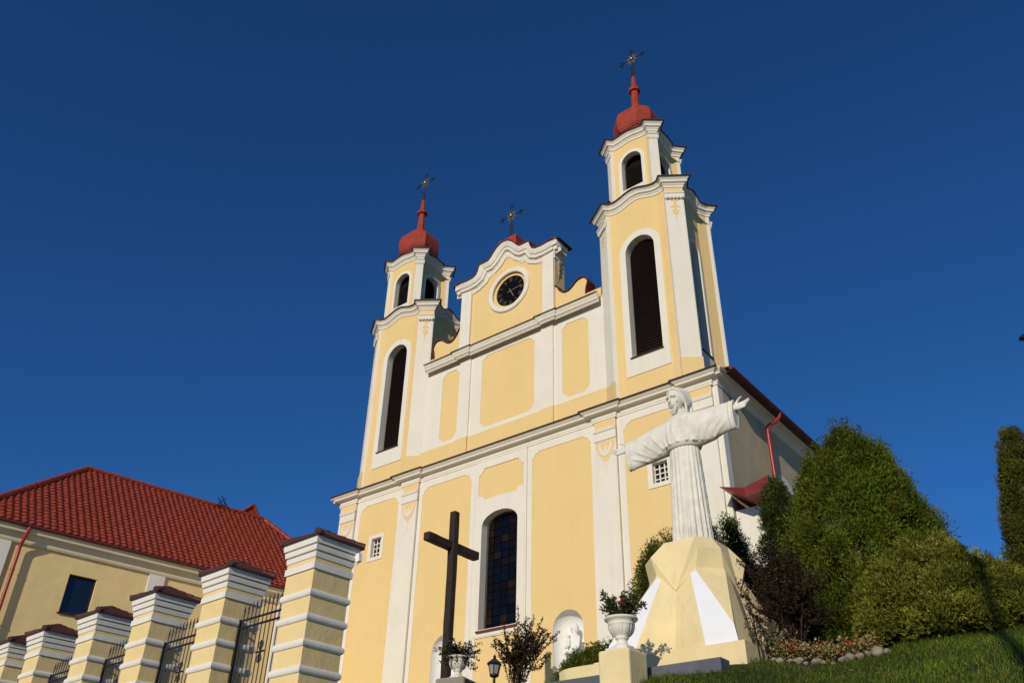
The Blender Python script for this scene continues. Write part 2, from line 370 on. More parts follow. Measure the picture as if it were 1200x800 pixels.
# --- pilasters of the lower storey
for u0, u1 in ((-9.8, -8.82), (-5.7, -4.74), (4.74, 5.7), (8.82, 9.8)):
    p = MB(); p.slab(FRONT, rect(u0, u1, ZB, 9.9), [], .12, .1)
    pil = p.build('pilaster', WHT, church)
    c = (u0+u1)/2; q = MB(); q.slab(FRONT, rect(u0+.03, u1-.03, 9.4, 9.79), [], .126, .005); q.build('frieze_field', YEL, pil); q = MB()
    sh = [(u0+.04, 8.86), (u0+.06, 8.62), (u0+.16, 8.36), (c-.16, 8.12), (c, 7.98), (c+.16, 8.12), (u1-.16, 8.36), (u1-.06, 8.62), (u1-.04, 8.86)]
    q.slab(FRONT, sh, [], .126, .005); q.build('shield', YEL, pil); q = MB(); q.slab(FRONT, rect(c-.012, c+.012, 7.5, 7.98), [], .126, .005); q.build('pendant', YEL, pil)
    q = MB(); q.mould(FRONT, [(u0-.02, 9.4), (u1+.02, 9.4)], [(-.5, .121), (-.5, .15), (-.46, .17), (-.42, .15), (-.14, .145), (-.12, .18), (-.05, .2), (0, .21), (.02, .121)]); q.build('capital', WHT, pil)
    q = MB()
    out = [(c-.3, 8.74), (c-.29, 8.56), (c-.22, 8.38), (c-.1, 8.26), (c, 8.22), (c+.1, 8.26), (c+.22, 8.38), (c+.29, 8.56), (c+.3, 8.74), (c+.22, 8.78), (c+.2, 8.6), (c+.12, 8.47), (c+.05, 8.44), (c+.05, 8.6), (c, 8.66), (c-.05, 8.6), (c-.05, 8.44), (c-.12, 8.47), (c-.2, 8.6), (c-.22, 8.78)]
    q.slab(FRONT, out[::-1], [], .142, .016); q.build('crest', WHT, pil)

# --- main cornice round the body, broken forward over the pilasters
def ressaut(x0, x1, pils, p, y=0.0):
    pts = [(x0, y)]
    for a, b in pils: pts += [(a, y), (a, y-p), (b, y-p), (b, y)]
    return pts+[(x1, y)]
body = [(-10, 27), (-10, 0)]+[q for q in ressaut(-10, 10, [(-9.82, -8.8), (-5.72, -4.72), (4.72, 5.72), (8.8, 9.82)], .10)[1:-1]]+[(10, 0), (10, 27)]
c_ = MB(); c_.sweep(body, [(0, 9.76), (.05, 9.76), (.05, 9.84), (.07, 9.86), (.07, 9.96), (.12, 9.99), (.13, 10.01), (.29, 10.03), (.29, 10.10), (.31, 10.11), (.38, 10.18), (.40, 10.2), (.40, 10.23), (0, 10.24)]); cor = c_.build('main_cornice', WHT, church)
c_ = MB(); c_.sweep(body[1:-1], [(.40, 10.234), (.455, 10.215), (.46, 10.255), (0, 10.42)]); c_.build('cornice_flashing', FLASH, cor)

# --- side and back walls, roof
SIDE_F = frame((10, 0, 0), (0, 1, 0), (1, 0, 0))
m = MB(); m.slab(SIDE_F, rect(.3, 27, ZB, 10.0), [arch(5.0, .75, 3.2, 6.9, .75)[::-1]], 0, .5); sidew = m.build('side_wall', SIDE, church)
surround(SIDE_F, arch(5.0, 1.08, 2.9, 6.9, 1.08), arch(5.0, .7, 3.2, 6.9, .7), sidew, depth=.45)
m = MB(); m.slab(SIDE_F, arch(5.0, .72, 3.2, 6.9, .72), [], -.4, .02); m.build('window_glass', DARKGL, sidew)
m = MB(); m.slab(SIDE_F, rect(.0, .38, ZB, 9.76), [], .012, .01); m.slab(FRONT, rect(9.8, 10.012, ZB, 9.76), [], .012, .01); m.build('corner_strip', WHT, sidew)
m = MB(); m.slab(FRONT, rect(-10.0, -9.8, ZB, 9.76), [], .012, .01); m.build('corner_strip', WHT, front)
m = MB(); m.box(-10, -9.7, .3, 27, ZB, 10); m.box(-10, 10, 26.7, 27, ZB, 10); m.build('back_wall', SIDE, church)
m = MB()
for s in (-1, 1):
    m.add([(s*10.62, 2.8, 10.22), (s*10.62, 27.5, 10.22), (0, 27.5, 16.6), (0, 2.8, 16.6), (s*10.62, 2.8, 10.3), (s*10.62, 27.5, 10.3), (0, 27.5, 16.7), (0, 2.8, 16.7)], [(0, 1, 2, 3), (4, 5, 6, 7), (0, 1, 5, 4), (0, 3, 7, 4), (1, 2, 6, 5)])
    m.add([(s*10.62, -.1, 10.24), (s*10.62, 2.8, 10.24), (s*9.2, 2.8, 10.5), (s*9.2, -.1, 10.46), (s*10.62, -.1, 10.29), (s*10.62, 2.8, 10.29)], [(0, 1, 2, 3), (0, 1, 5, 4), (0, 3, 4)])
m.add([(-10, 27, 10), (10, 27, 10), (0, 27, 16.6)], [(0, 1, 2)]); m.add([(-10, 2.85, 10), (10, 2.85, 10), (0, 2.85, 16.5)], [(0, 1, 2)])
roof = m.build('roof', TILE, church)
m = MB(); m.box(10.02, 10.6, .05, 27, 10.16, 10.19); m.build('soffit_board', FLASH, roof)
m = MB(); m.tube([(10.66, -.12, 10.2), (10.66, 27.3, 10.2)], .085, 8); m.build('gutter', COPING, roof)
m = MB(); m.tube(catmull([(10.66, 4.0, 10.2), (10.64, 3.98, 9.98), (10.5, 3.85, 9.75), (10.3, 3.66, 9.55), (10.24, 3.6, 9.3), (10.24, 3.6, 8.5)], 5)+[(10.24, 3.6, ZB)], .075, 10); m.tube([(10.24, 3.6, 9.08), (10.24, 3.6, 9.0)], .088, 10); m.tube([(10.24, 3.6, 6.0), (10.24, 3.6, 5.92)], .088, 10); m.build('downpipe', PIPE, church)

# --- porch on the right-hand side
m = MB(); m.box(10.06, 11.5, .1, 2.9, ZB, 4.95); porch = m.build('porch_wall', WHT, church)
m = MB()
A, B, Cc, D, E = (10.02, -.9, 5.47), (10.85, -.8, 4.95), (11.75, -.75, 5.05), (10.6, -.3, 5.5), (11.35, .0, 5.85)
bk = [(10.06, 3.0, 5.47), (10.85, 3.0, 4.95), (11.75, 3.0, 5.05), (10.6, 3.0, 5.55), (11.35, 3.0, 5.85)]
fr5 = [A, B, Cc, D, E]
m.add(fr5+bk, [(0, 1, 3), (1, 2, 4, 3), (0, 3, 8, 5), (3, 4, 9, 8), (4, 2, 7, 9), (0, 5, 6, 1), (1, 6, 7, 2)])
m.build('porch_roof', PIPE if False else SILL, porch)

# --- centre window with coloured panes
cw = surround(FRONT, arch(0, 1.28, 2.4, 6.8, .92), arch(0, .93, 2.66, 6.8, .56), church, off=.055, depth=.42, name='window')
m = MB(); m.slab(FRONT, [(-.1, 7.34), (.1, 7.34), (.13, 7.74), (-.13, 7.74)], [], .075, .02); m.build('keystone', WHT, cw)
m = MB(); nf = []
def in_arch(u, v): return v < 6.8 or ((u/.93)**2+((v-6.8)/.56)**2) < 1
pcols = [(.003, .004, .01), (.01, .005, .004), (.004, .003, .004), (.018, .01, .003), (.003, .005, .008), (.006, .003, .003), (.002, .002, .006), (.003, .003, .003)]
nu, nv = 5, 15; tints = []
for j in range(nv):
    for i in range(nu):
        x0, x1 = -.95+1.9*i/nu, -.95+1.9*(i+1)/nu; z0, z1 = 2.6+4.8*j/nv, 2.6+4.8*(j+1)/nv
        t1, t2 = random.uniform(-.008, .008), random.uniform(-.008, .008)
        m.add([(x0, .35+t1, z0), (x1, .35+t2, z0), (x1, .35-t1, z1), (x0, .35-t2, z1)], [(0, 1, 2, 3)]); tints.append(random.choice(pcols))
gl = m.build('stained_glass', PANE, cw)
at = gl.data.attributes.new('tint', 'FLOAT_COLOR', 'FACE'); at.data.foreach_set('color', np.array([(*t, 1) for t in tints], np.float32).reshape(-1))
m = MB()
for i in range(nu+1): m.box(-.95+1.9*i/nu-.012, -.95+1.9*i/nu+.012, .322, .338, 2.6, 7.4)
for j in range(nv+1): m.box(-.95, .95, .318, .336, 2.6+4.8*j/nv-.012, 2.6+4.8*j/nv+.012)
m.build('lead_bars', BLACK, cw)
m = MB(); m.slab(FRONT, arch(0, .93, 2.66, 6.8, .56), [arch(0, .84, 2.7, 6.8, .48)[::-1]], -.29, .06); m.build('inner_frame', GREYL, cw)
m = MB(); m.add([(-.98, -.16, 2.6), (1.0, -.16, 2.6), (1.0, .32, 2.78), (-.98, .32, 2.78), (-.98, -.16, 2.55), (1.0, -.16, 2.55), (1.0, .32, 2.55), (-.98, .32, 2.55)], [(0, 1, 2, 3), (0, 4, 5, 1), (1, 5, 6, 2), (3, 7, 4, 0)]); m.build('sill', SILL, cw)
# --- small barred windows
for cx, cz, hw, hh in (SWL, SWR):
    sw = surround(FRONT, rect(cx-hw-.2, cx+hw+.16, cz-hh-.16, cz+hh+.16), rect(cx-hw, cx+hw, cz-hh, cz+hh), church, off=.034, depth=.28, name='window')
    m = MB(); m.box(cx-hw-.02, cx+hw+.02, .2, .23, cz-hh-.02, cz+hh+.02); m.build('glass', DARKGL, sw)
    m = MB()
    for k in range(4): x = cx-hw+2*hw*k/3; m.box(x-.022, x+.022, .14, .18, cz-hh, cz+hh)
    for k in range(5): z = cz-hh+2*hh*k/4; m.box(cx-hw, cx+hw, .135, .175, z-.02, z+.02)
    m.build('glazing_bars', WHT, sw)
# --- niches
for cx in (NL, NR):
    m = MB(); rings = []
    for z in (.1, .8, 1.5, 2.12): rings.append([(cx-.67*cos(pi*i/18), .01+.6*sin(pi*i/18), z) for i in range(19)])
    for k in range(1, 10):
        a = pi/2*k/9; rings.append([(cx-.67*cos(pi*i/18)*cos(a), .01+.6*sin(pi*i/18)*cos(a), 2.12+.67*sin(a)) for i in range(19)])
    m.loft(rings, True, False, False); m.add(rings[0], [list(range(19))]); m.build('niche', NICHEM, church)

# --- upper storey between the towers
up_w = MB(); up_w.slab(FRONT, rect(-5.6, 5.6, 10.0, 15.85), [], 0, .5); upw = up_w.build('upper_wall', YEL, church)
m = MB(); m.slab(FRONT, rect(-5.6, 5.6, 10.2, 11.2), [], .07, .06)
for a, b in ((-2.68, -1.98), (2.1, 2.8)): m.slab(FRONT, rect(a, b, 10.2, 11.19), [], .16, .085)
m.build('plinth_band', YEL, upw)
m = MB(); m.slab(FRONT, rect(-5.6, 5.6, 11.2, 15.7), [notched(-3.8, -2.74, 11.4, 15.08, .16)[::-1], notched(-1.33, 1.72, 11.4, 15.16, .2)[::-1], notched(3.22, 4.6, 11.4, 15.08, .16)[::-1]], .024, .022); m.build('panel_frame', WHT, upw)
for a, b in ((-2.66, -2.0), (2.13, 2.78)):
    m = MB(); m.slab(FRONT, rect(a, b, 11.2, 15.7), [], .1, .075); m.build('pilaster', WHT, upw)
path = ressaut(-4.95, 5.15, [(-2.86, -2.16), (2.1, 2.82)], .07)
m = MB(); m.sweep(path, [(0, 15.56), (.03, 15.56), (.04, 15.6), (.07, 15.62), (.08, 15.65), (.13, 15.67), (.14, 15.76), (.16, 15.78), (.2, 15.87), (.21, 15.91), (0, 15.94)]); uc = m.build('upper_cornice', WHT, church)
m = MB(); m.sweep(path, [(.21, 15.925), (.26, 15.91), (.265, 15.95), (0, 16.1)]); m.build('cornice_flashing', FLASH, uc)

# --- gable
half = [(0, 21.25), (.22, 21.21), (.45, 21.06), (.66, 20.83), (.82, 20.62), (.98, 20.5), (1.2, 20.49), (1.5, 20.49), (1.56, 20.45), (1.62, 20.2), (1.74, 19.98), (1.95, 19.87), (2.3, 19.84), (2.7, 19.88), (3.1, 19.97)]
curve = [(-x, z) for x, z in half[::-1]][:-1]+half
GX = .03
curve = [(x+GX, z) for x, z in curve]
wallc = [(x, z-.12) for x, z in curve if abs(x-GX) < 2.8]
out = [(-2.86, 15.6), (2.86, 15.6), (2.86, 19.75)]+wallc[::-1]+[(-2.86, 19.75)]
m = MB(); m.slab(FRONT, out, [ellipse(.16, 18.42, 1.02, 1.0)[::-1]], 0, .75, back=True); gab = m.build('gable', YEL, church)
ih = [(0, 20.45), (.2, 20.41), (.4, 20.28), (.57, 20.08), (.7, 19.88), (.82, 19.76), (1.0, 19.7), (1.25, 19.7), (1.42, 19.66), (1.54, 19.5), (1.68, 19.3), (1.9, 19.18), (2.2, 19.14)]
inner = [(-2.2, 15.6), (2.2, 15.6)]+[(x, z) for x, z in ih[::-1]]+[(-x, z) for x, z in ih[1:]]
m = MB(); m.slab(FRONT, [(-2.2, 18.9), (-2.2, 19.6), *[(x, z-.15) for x, z in curve if abs(x-GX) < 2.2], (2.2, 19.6), (2.2, 18.9), *inner[2:]][::1], [], .03, .028); m.build('frieze', WHT, gab)
for a, b in ((-2.83, -2.19), (2.22, 2.84)):
    m = MB(); m.slab(FRONT, rect(a, b, 15.9, 19.6), [], .1, .09); pl = m.build('pilaster', WHT, gab)
m = MB(); m.sweep([(2.85, -.02), (2.862, -.02), (2.862, .62), (2.85, .62)], [(0, 19.05), (.05, 19.05), (.06, 19.2), (.1, 19.25), (.14, 19.4), (0, 19.41)]); m.build('side_capital', WHT, gab)
m = MB(); m.loft([[(2.86+.09*s_*abs(cos(2*pi*i/10)), .3+.16*s_*sin(2*pi*i/10), 19.04-z_) for i in range(10)] for z_, s_ in ((0, .6), (.1, 1.1), (.24, .8), (.3, .6), (.4, 1), (.52, .7), (.6, .45), (.7, .8), (.82, .5), (1.0, .2), (1.25, .08))], True); m.build('side_ornament', WHT, gab)
m = MB(); m.mould(FRONT, curve, [(-.66, .02), (-.66, .05), (-.5, .07), (-.44, .12), (-.42, .2), (-.28, .22), (-.26, .27), (-.1, .33), (-.02, .35), (0, .35), (0, 0)]); gc = m.build('gable_cornice', WHT, gab)
m = MB(); m.mould(FRONT, curve, [(0, .34), (.0, .4), (.05, .4), (.09, -.3), (.09, -.85), (0, -.85)]); m.build('coping', COPING, gab)
for s in (-1, 1):
    m = MB(); x = s*3.0+GX
    m.box(x-.16, x+.16, -.3, .62, 19.62, 19.86); m.box(x-.1, x+.1, -.2, .6, 19.4, 19.62); m.build('cornice_return', WHT, gab)
    m = MB(); m.box(x-.3, x+.3, -.36, .8, 19.87, 19.92); m.build('cornice_flashing', FLASH, gab)
# volutes
volR = [(2.87, 15.9), (5.3, 15.9), (5.3, 16.3), (4.52, 16.3), (4.56, 16.6), (4.64, 16.9), (4.55, 17.13), (4.38, 17.25), (4.1, 17.2), (3.85, 17.0), (3.62, 16.86), (3.35, 16.88), (3.1, 17.1), (2.95, 17.38), (2.87, 17.4)]
for s in (-1, 1):
    pts = [(s*x, z) for x, z in volR]
    m = MB(); m.slab(FRONT, pts if s > 0 else pts[::-1], [], -.02, .5, back=True); vo = m.build('volute', YEL, church)
    m = MB(); p2 = pts[3:]; p2 = catmull(p2, 3); p2 = p2[::-1] if s > 0 else p2
    m.mould(FRONT, p2, [(-.01, .06), (.04, .06), (.05, -.55), (-.01, -.55)]); m.build('coping', COPING, vo)
# clock
m = MB(); m.mould(FRONT, ellipse(.16, 18.42, 1.13, 1.11)+[ellipse(.16, 18.42, 1.13, 1.11)[0]], [(-.12, .0), (-.12, .06), (-.08, .09), (.1, .09), (.13, .06), (.13, 0)], cap=False); clk = m.build('clock', WHT, church)
m = MB(); m.slab(FRONT, ellipse(.16, 18.42, 1.04, 1.02), [ellipse(.16, 18.42, .85, .84)[::-1]], -.06, .12); m.build('inner_ring', YEL, clk)
m = MB(); m.slab(FRONT, ellipse(.16, 18.42, .9, .89), [], -.12, .03); m.build('clock_face', BLACK, clk)
m = MB()
NUMM = surface('dull_gilt_paint', (.10, .09, .055), rough=.5, var=.3, scale=6, bump=0)
def stroke(a, b, wd, h=-.105):
    m.bar((a[0], -h, a[1]), (b[0], -h, b[1]), wd, .012, (0, 1, 0))
NUM = {1: 'I', 2: 'II', 3: 'III', 4: 'IIII', 5: 'V', 6: 'VI', 7: 'VII', 8: 'VIII', 9: 'IX', 10: 'X', 11: 'XI', 12: 'XII'}
WID = {'I': .05, 'V': .1, 'X': .1}
for hnum, t in NUM.items():
    m = MB(); an = pi/2-hnum*pi/6; e = Vector((cos(an), sin(an))); sd = Vector((sin(an), -cos(an))); tot = sum(WID[ch] for ch in t); x = -tot/2
    o_ = Vector((.16, 18.42)); r1, r2 = .56, .78
    for ch in t:
        wq = WID[ch]; l_, r_ = x+.008, x+wq-.008
        if ch == 'I': stroke(o_+e*r1+sd*(x+wq/2), o_+e*r2+sd*(x+wq/2), .024)
        elif ch == 'V': stroke(o_+e*r1+sd*(x+wq/2), o_+e*r2+sd*l_, .024); stroke(o_+e*r1+sd*(x+wq/2), o_+e*r2+sd*r_, .016, -.108)
        else: stroke(o_+e*r1+sd*r_, o_+e*r2+sd*l_, .024); stroke(o_+e*r1+sd*l_, o_+e*r2+sd*r_, .016, -.108)
        x += wq
    m.build('numeral', NUMM, clk)
for L_, wd, an, nm in ((.66, .04, rad(8), 'minute_hand'), (.42, .055, rad(-62), 'hour_hand')):
    m = MB(); o_ = Vector((.16, 18.42)); e = Vector((cos(an), sin(an))); stroke(o_-e*.18, o_+e*L_, wd, -.09 if nm[0] == 'm' else -.098); m.build(nm, BRASS, clk)

# --- crosses of wrought iron with rays
def iron_cross(x, y, z0, h, wd, zc, parent, gild=True):
    m = MB(); r = .022
    m.tube([(x, y, z0-.05), (x, y, z0+h)], .03, 8); m.tube([(x-wd/2, y, zc), (x+wd/2, y, zc)], .026, 8)
    for dx, dz in ((-1, 0), (1, 0), (0, 1)):
        cx, cz = (x+dx*wd/2, zc) if dz == 0 else (x, z0+h)
        for q in ((dx*.09, dz*.09), (dz*.1-dx*.02, dx*.1-dz*.02), (-dz*.1-dx*.02, -dx*.1-dz*.02)): m.sphere((cx+q[0], y, cz+q[1]), .055, 8, 6)
    for s in (-1, 1):
        for zz, k in ((z0+.1, .15), (z0+.34, .13), (z0+.58, .1)):
            m.tube([(x+s*.02, y, zz), (x+s*k, y, zz+.06), (x+s*k*1.05, y, zz+.15), (x+s*.04, y, zz+.2), (x+s*.08, y, zz+.12)], .017, 6)
    o = m.build('cross', IRON, parent)
    m = MB()
    for k in range(8):
        a = pi/8+k*pi/4
        for j, q in ((0, .36), (.16, .26), (-.16, .26)): m.bar((x+.06*cos(a), y, zc+.06*sin(a)), (x+q*cos(a+j), y, zc+q*sin(a+j)), .028, .014, (0, 1, 0))
    m.sphere((x, y-.03, zc), .085, 10, 8); m.build('cross_rays', BRASS, parent); return o

m = MB(); m.prism(rect(-.62, .5, .0, 1.0), 21.0, 21.75, rect(-.62, .5, .0, 1.0)); m.prism(rect(-.62, .5, 0, 1.0), 21.75, 22.1, rect(-.2, .1, .35, .65)); gp = m.build('gable_pedestal', DOME, church)
iron_cross(-.06, .3, 22.1, 1.95, 1.25, 23.42, gp)

for o_ in (upw, gab, clk, gp, *[o for o in church.children if o.name.startswith('volute')]): o_.location += Vector((-.2, .25, .2))
# --- towers
def plan(S, F, ax, ay, bx, by, fx, sx):
    """closed plan, anticlockwise from the left end of the front wall; walls set back between splayed corner piers"""
    dx = (bx-ax); dy = (ay-by); L = hypot(dx, dy); n = (-dy/L*.17, dx/L*.17)   # inward return
    A = (ax, -ay); B = (bx, -by); A1 = (ax-.12, -ay+.12); B1 = (bx-.12, -by+.12)
    q = [(fx, -F), A1, A, B, B1, (S, -sx)]
    r = []
    r += q                                   # front-right
    r += [(x, -y) for x, y in q[::-1]]       # back-right
    r += [(-x, -y) for x, y in q]            # back-left
    r += [(-x, y) for x, y in q[::-1]]       # front-left
    return r
def wave_path(pl, c, k=10):
    """adds points along the flat front and side walls for the raised middle of the cornice"""
    out, bump = [], []
    n = len(pl)
    for i in range(n):
        a, b = pl[i], pl[(i+1) % n]; out.append((c[0]+a[0], c[1]+a[1])); bump.append(0)
        if i in (5, 11, 17, 23):
            for j in range(1, k):
                t = j/k; out.append((c[0]+a[0]+(b[0]-a[0])*t, c[1]+a[1]+(b[1]-a[1])*t)); bump.append(.5-.5*cos(2*pi*t))
    return out, bump
def tower_tier(parent, c, pl, z0, z1, win, swin, ztop, arch_up, names, pier_w, basez=None, prof=None):
    P = [(c[0]+a, c[1]+b) for a, b in pl]; n = len(P)
    wm = MB(); pm = MB(); bm_ = MB()
    def seg_frame(i):
        a, b = Vector((*P[i], 0)), Vector((*P[(i+1) % n], 0)); d = (b-a); L = d.length; d.normalize()
        return (a, d, Vector((0, 0, 1)), Vector((d.y, -d.x, 0))), L
    for i in range(n):
        fr, L = seg_frame(i); kind = i % 6
        if i in (23, 5) :                                # front, right walls with a window
            W = win if i == 23 else swin
            if W:
                hw, zb, zs, ri = W; wm.slab(fr, rect(0, L, z0, z1), [arch(L/2, hw+.05, zb-.05, zs, ri+.05)[::-1]], 0, .18); continue
        if kind in (1, 2, 3): pm.slab(fr, rect(0, L, z0, z1), [], 0, .06)
        else: wm.slab(fr, rect(0, L, z0, z1), [], 0, .06)
    return wm, pm, seg_frame
def tower(cx, tcx, dz, label):
    yc = 1.46
    pl = plan(1.80, 1.46, 1.5, 1.64, 2.14, 1.2, 1.05, .62)
    pl[1] = (1.38, -1.52); pl[4] = (2.0, -1.06)
    c = (cx, yc); zt = 20.2+dz
    wm, pm, sf = tower_tier(None, c, pl, 10.2, zt-.1, (.70, 12.15, 17.35, .72), (.40, 12.15, 17.35, .42), zt, .25, None, None)
    tw = wm.build('tower', YEL, church)
    pr = pm.build('corner_piers', WHT, tw)
    # yellow plinth, yellow frieze, capitals on the four splayed piers
    for k in (2, 8, 14, 20):
        fr, L = sf(k); b = MB(); b.slab(fr, rect(-.03, L+.03, 10.2, 11.28), [], .045, .08); b.build('pier_base', YEL, tw)
        b = MB(); b.slab(fr, rect(.02, L-.02, zt-.75, zt-.44), [], .006, .004); b.build('frieze_field', YEL, tw); b = MB()
        h = L/2
        for (a0, a1, w0, w1) in ((zt-1.06, zt-1.3, .3, .02), (zt-1.3, zt-1.52, .02, .2), (zt-1.52, zt-1.56, .26, .26), (zt-1.56, zt-1.72, .05, .14), (zt-1.72, zt-1.95, .2, .1), (zt-1.95, zt-2.3, .02, .012)):
            b.slab(fr, [(h-w0*.8, a0), (h+w0*.8, a0), (h+w1*.8, a1), (h-w1*.8, a1)], [], .012, .01)
        b.build('relief_ornament', YEL, tw)
        b = MB(); b.mould(fr, [(-.04, zt-.75), (L+.04, zt-.75)], [(-.3, 0), (-.3, .04), (-.24, .07), (-.1, .08), (-.06, .12), (0, .13), (.02, 0)])
        for j in range(5): b.sphere(tuple(fr[0]+fr[1]*(L*(j+.5)/5)+fr[3]*.04+Vector((0, 0, zt-1.04))), .09, 8, 6, (1, 1, 1))
        b.build('capital', WHT, tw)
    for k in (23, 5, 0, 22, 4, 6):                        # yellow base band of the walls
        fr, L = sf(k); b = MB(); b.slab(fr, rect(0, L, 10.2, 11.28), [], .02, .015); b.build('wall_base', YEL, tw)
    for k, (hw, zb, zs, ri), sw, bot in ((23, (.70, 12.15, 17.35, .72), .3, 11.32), (5, (.40, 12.15, 17.35, .42), .14, 11.32)):
        fr, L = sf(k); h = L/2
        sr = surround(fr, arch(h, hw+sw, bot, zs, ri+sw), arch(h, hw, zb, zs, ri), tw, off=.03, depth=.36)
        b = MB(); b.slab(fr, [(h-hw*.16, zs+ri-.02), (h+hw*.16, zs+ri-.02), (h+hw*.22, zs+ri+sw), (h-hw*.22, zs+ri+sw)], [], .05, .02); b.build('keystone', WHT, tw)
        b = MB(); O, U, V, N = fr
        nsl = 44
        for j in range(nsl):
            z = zb+.03+(zs+ri-zb)*(j+.5)/nsl; e = hw-.01 if z < zs else hw*sqrt(max(0, 1-((z-zs)/ri)**2))-.01
            if e < .05: continue
            b.bar(O+U*(h-e)-N*.36+V*z, O+U*(h+e)-N*.36+V*z, .13, .02, tuple((V*.9+N*.5).normalized()))
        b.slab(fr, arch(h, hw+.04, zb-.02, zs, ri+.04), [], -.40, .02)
        lv = b.build('louvres', LOUV, tw)
        b = MB(); p0 = O+U*(h-hw-.06)+V*(zb-.03); p1 = O+U*(h+hw+.04)+V*(zb-.03); b.bar(p0-N*.12, p1-N*.12, .4, .05); b.build('sill', FLASH, tw)
    path, bump = wave_path(pl, c)
    b = MB(); b.sweep(path, [(-.02, zt-.44), (.035, zt-.44), (.045, zt-.34), (.08, zt-.31), (.09, zt-.26), (.17, zt-.22), (.18, zt-.12), (.2, zt-.1), (.26, zt-.02), (.27, zt), (0, zt+.01)], True, lambda i: .26*bump[i], cap=False); b.build('tower_cornice', WHT, tw)
    b = MB(); b.sweep(path, [(.27, zt+.006), (.325, zt-.01), (.33, zt+.03), (-.1, zt+.2), (-.75, zt+.5)], True, lambda i: .26*bump[i], cap=False); b.build('cornice_flashing', FLASH, tw)
    # ---- lantern
    yl = 1.2; c2 = (tcx, yl); z0 = zt; z1 = zt+3.9
    pl2 = plan(1.06, 1.16, 1.04, 1.3, 1.36, 1.04, .8, .7); pl2[1] = (.92, -1.2)
    n2 = len(pl2)
    P2 = [(tcx+a, yl+b_) for a, b_ in pl2]
    wl, pm2, sf2 = tower_tier(None, c2, pl2, z0, z1-.1, (.52, z0+.7, z0+2.28, .55), (.48, z0+.7, z0+2.28, .5), z1, .1, None, None)
    lan = wl.build('lantern', YEL, tw); 
    pm2.build('lantern_piers', WHT, tw)
    for k, (hw, zb, zs, ri) in ((23, (.52, z0+.7, z0+2.28, .55)), (5, (.48, z0+.7, z0+2.28, .5))):
        fr, L = sf2(k); h = L/2; O, U, V, N = fr
        surround(fr, arch(h, hw+.17, z0, zs, ri+.17), arch(h, hw, zb, zs, ri), tw, off=.03, depth=.34)
        b = MB()
        for j in range(13):
            z = zb+.05+(zs+.05-zb)*(j+.5)/13; e = hw-.03
            b.bar(O+U*(h-e)-N*.3+V*z, O+U*(h+e)-N*.3+V*z, .17, .016, tuple((V*.85+N*.6).normalized()))
        b.slab(fr, arch(h, hw, zb, zs, ri), [arch(h, hw-.05, zb+.05, zs, ri-.05)[::-1]], -.24, .06)
        b.slab(fr, [(h-hw, zs)]+[(h+hw*cos(pi-pi*i/12), zs+ri*sin(pi*i/12)) for i in range(13)][::1]+[(h+hw, zs)], [], -.3, .03) if False else None
        b.build('louvres', GREYL, tw)
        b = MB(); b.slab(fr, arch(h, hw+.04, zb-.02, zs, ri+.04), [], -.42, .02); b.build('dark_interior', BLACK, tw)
    for k in (2, 8, 14, 20):
        fr, L = sf2(k); b = MB(); b.mould(fr, [(-.05, z1-.62), (L+.05, z1-.62)], [(-.28, 0), (-.28, .03), (-.2, .05), (-.06, .06), (-.04, .1), (0, .11), (.02, 0)]); b.build('capital', WHT, tw)
    path, bump = wave_path(pl2, c2, 8)
    b = MB(); b.sweep(path, [(-.02, z1-.44), (.035, z1-.44), (.045, z1-.34), (.08, z1-.3), (.09, z1-.26), (.16, z1-.22), (.17, z1-.12), (.19, z1-.1), (.25, z1-.02), (.26, z1), (0, z1+.01)], True, lambda i: .1*bump[i], cap=False); b.build('lantern_cornice', WHT, tw)
    b = MB(); b.sweep(path, [(.26, z1+.006), (.31, z1-.008), (.315, z1+.03), (-.1, z1+.2), (-.5, z1+.36)], True, lambda i: .1*bump[i], cap=False); b.build('cornice_flashing', FLASH, tw)
    # ---- dome, spire, cross
    dx_, dy_ = tcx-.08, 1.05; zd = z1+.1
    prof = [(1.06, 0), (1.0, .25), (.92, .5), (.93, .58), (1.0, .62), (1.0, .7), (1.04, .74), (1.11, .95), (1.14, 1.2), (1.12, 1.5), (1.04, 1.78), (.9, 1.98), (.66, 2.18), (.42, 2.38), (.28, 2.6), (.235, 2.8)]
    b = MB(); rings = []
    for r, z in prof:
        r *= .92; a_, c_2 = r, r*.52 if r > .3 else r*.42
        rings.append([(dx_+p, dy_+q, zd+z) for p, q in ((a_, -c_2), (a_, c_2), (c_2, a_), (-c_2, a_), (-a_, c_2), (-a_, -c_2), (-c_2, -a_), (c_2, -a_))])
    b.loft(rings, False); b.build('dome', DOME, tw)
    b = MB(); rings = []
    for r, z in [(.22, 2.78), (.19, 3.7), (.19, 3.86), (.3, 3.9), (.33, 4.0), (.3, 4.06), (.2, 4.1), (.17, 4.2), (.12, 4.7), (.09, 5.0)]:
        rings.append([(dx_+r*cos(pi/8+i*pi/4), dy_+r*sin(pi/8+i*pi/4), zd+z) for i in range(8)])
    b.loft(rings, False); b.build('spire', DOME, tw)
    iron_cross(dx_, dy_, zd+5.0, 2.0, 1.22, zd+6.42, tw)
    return tw
tower(7.3, 7.2, .12, 'right'); tower(-7.15, -7.4, -.2, 'left')

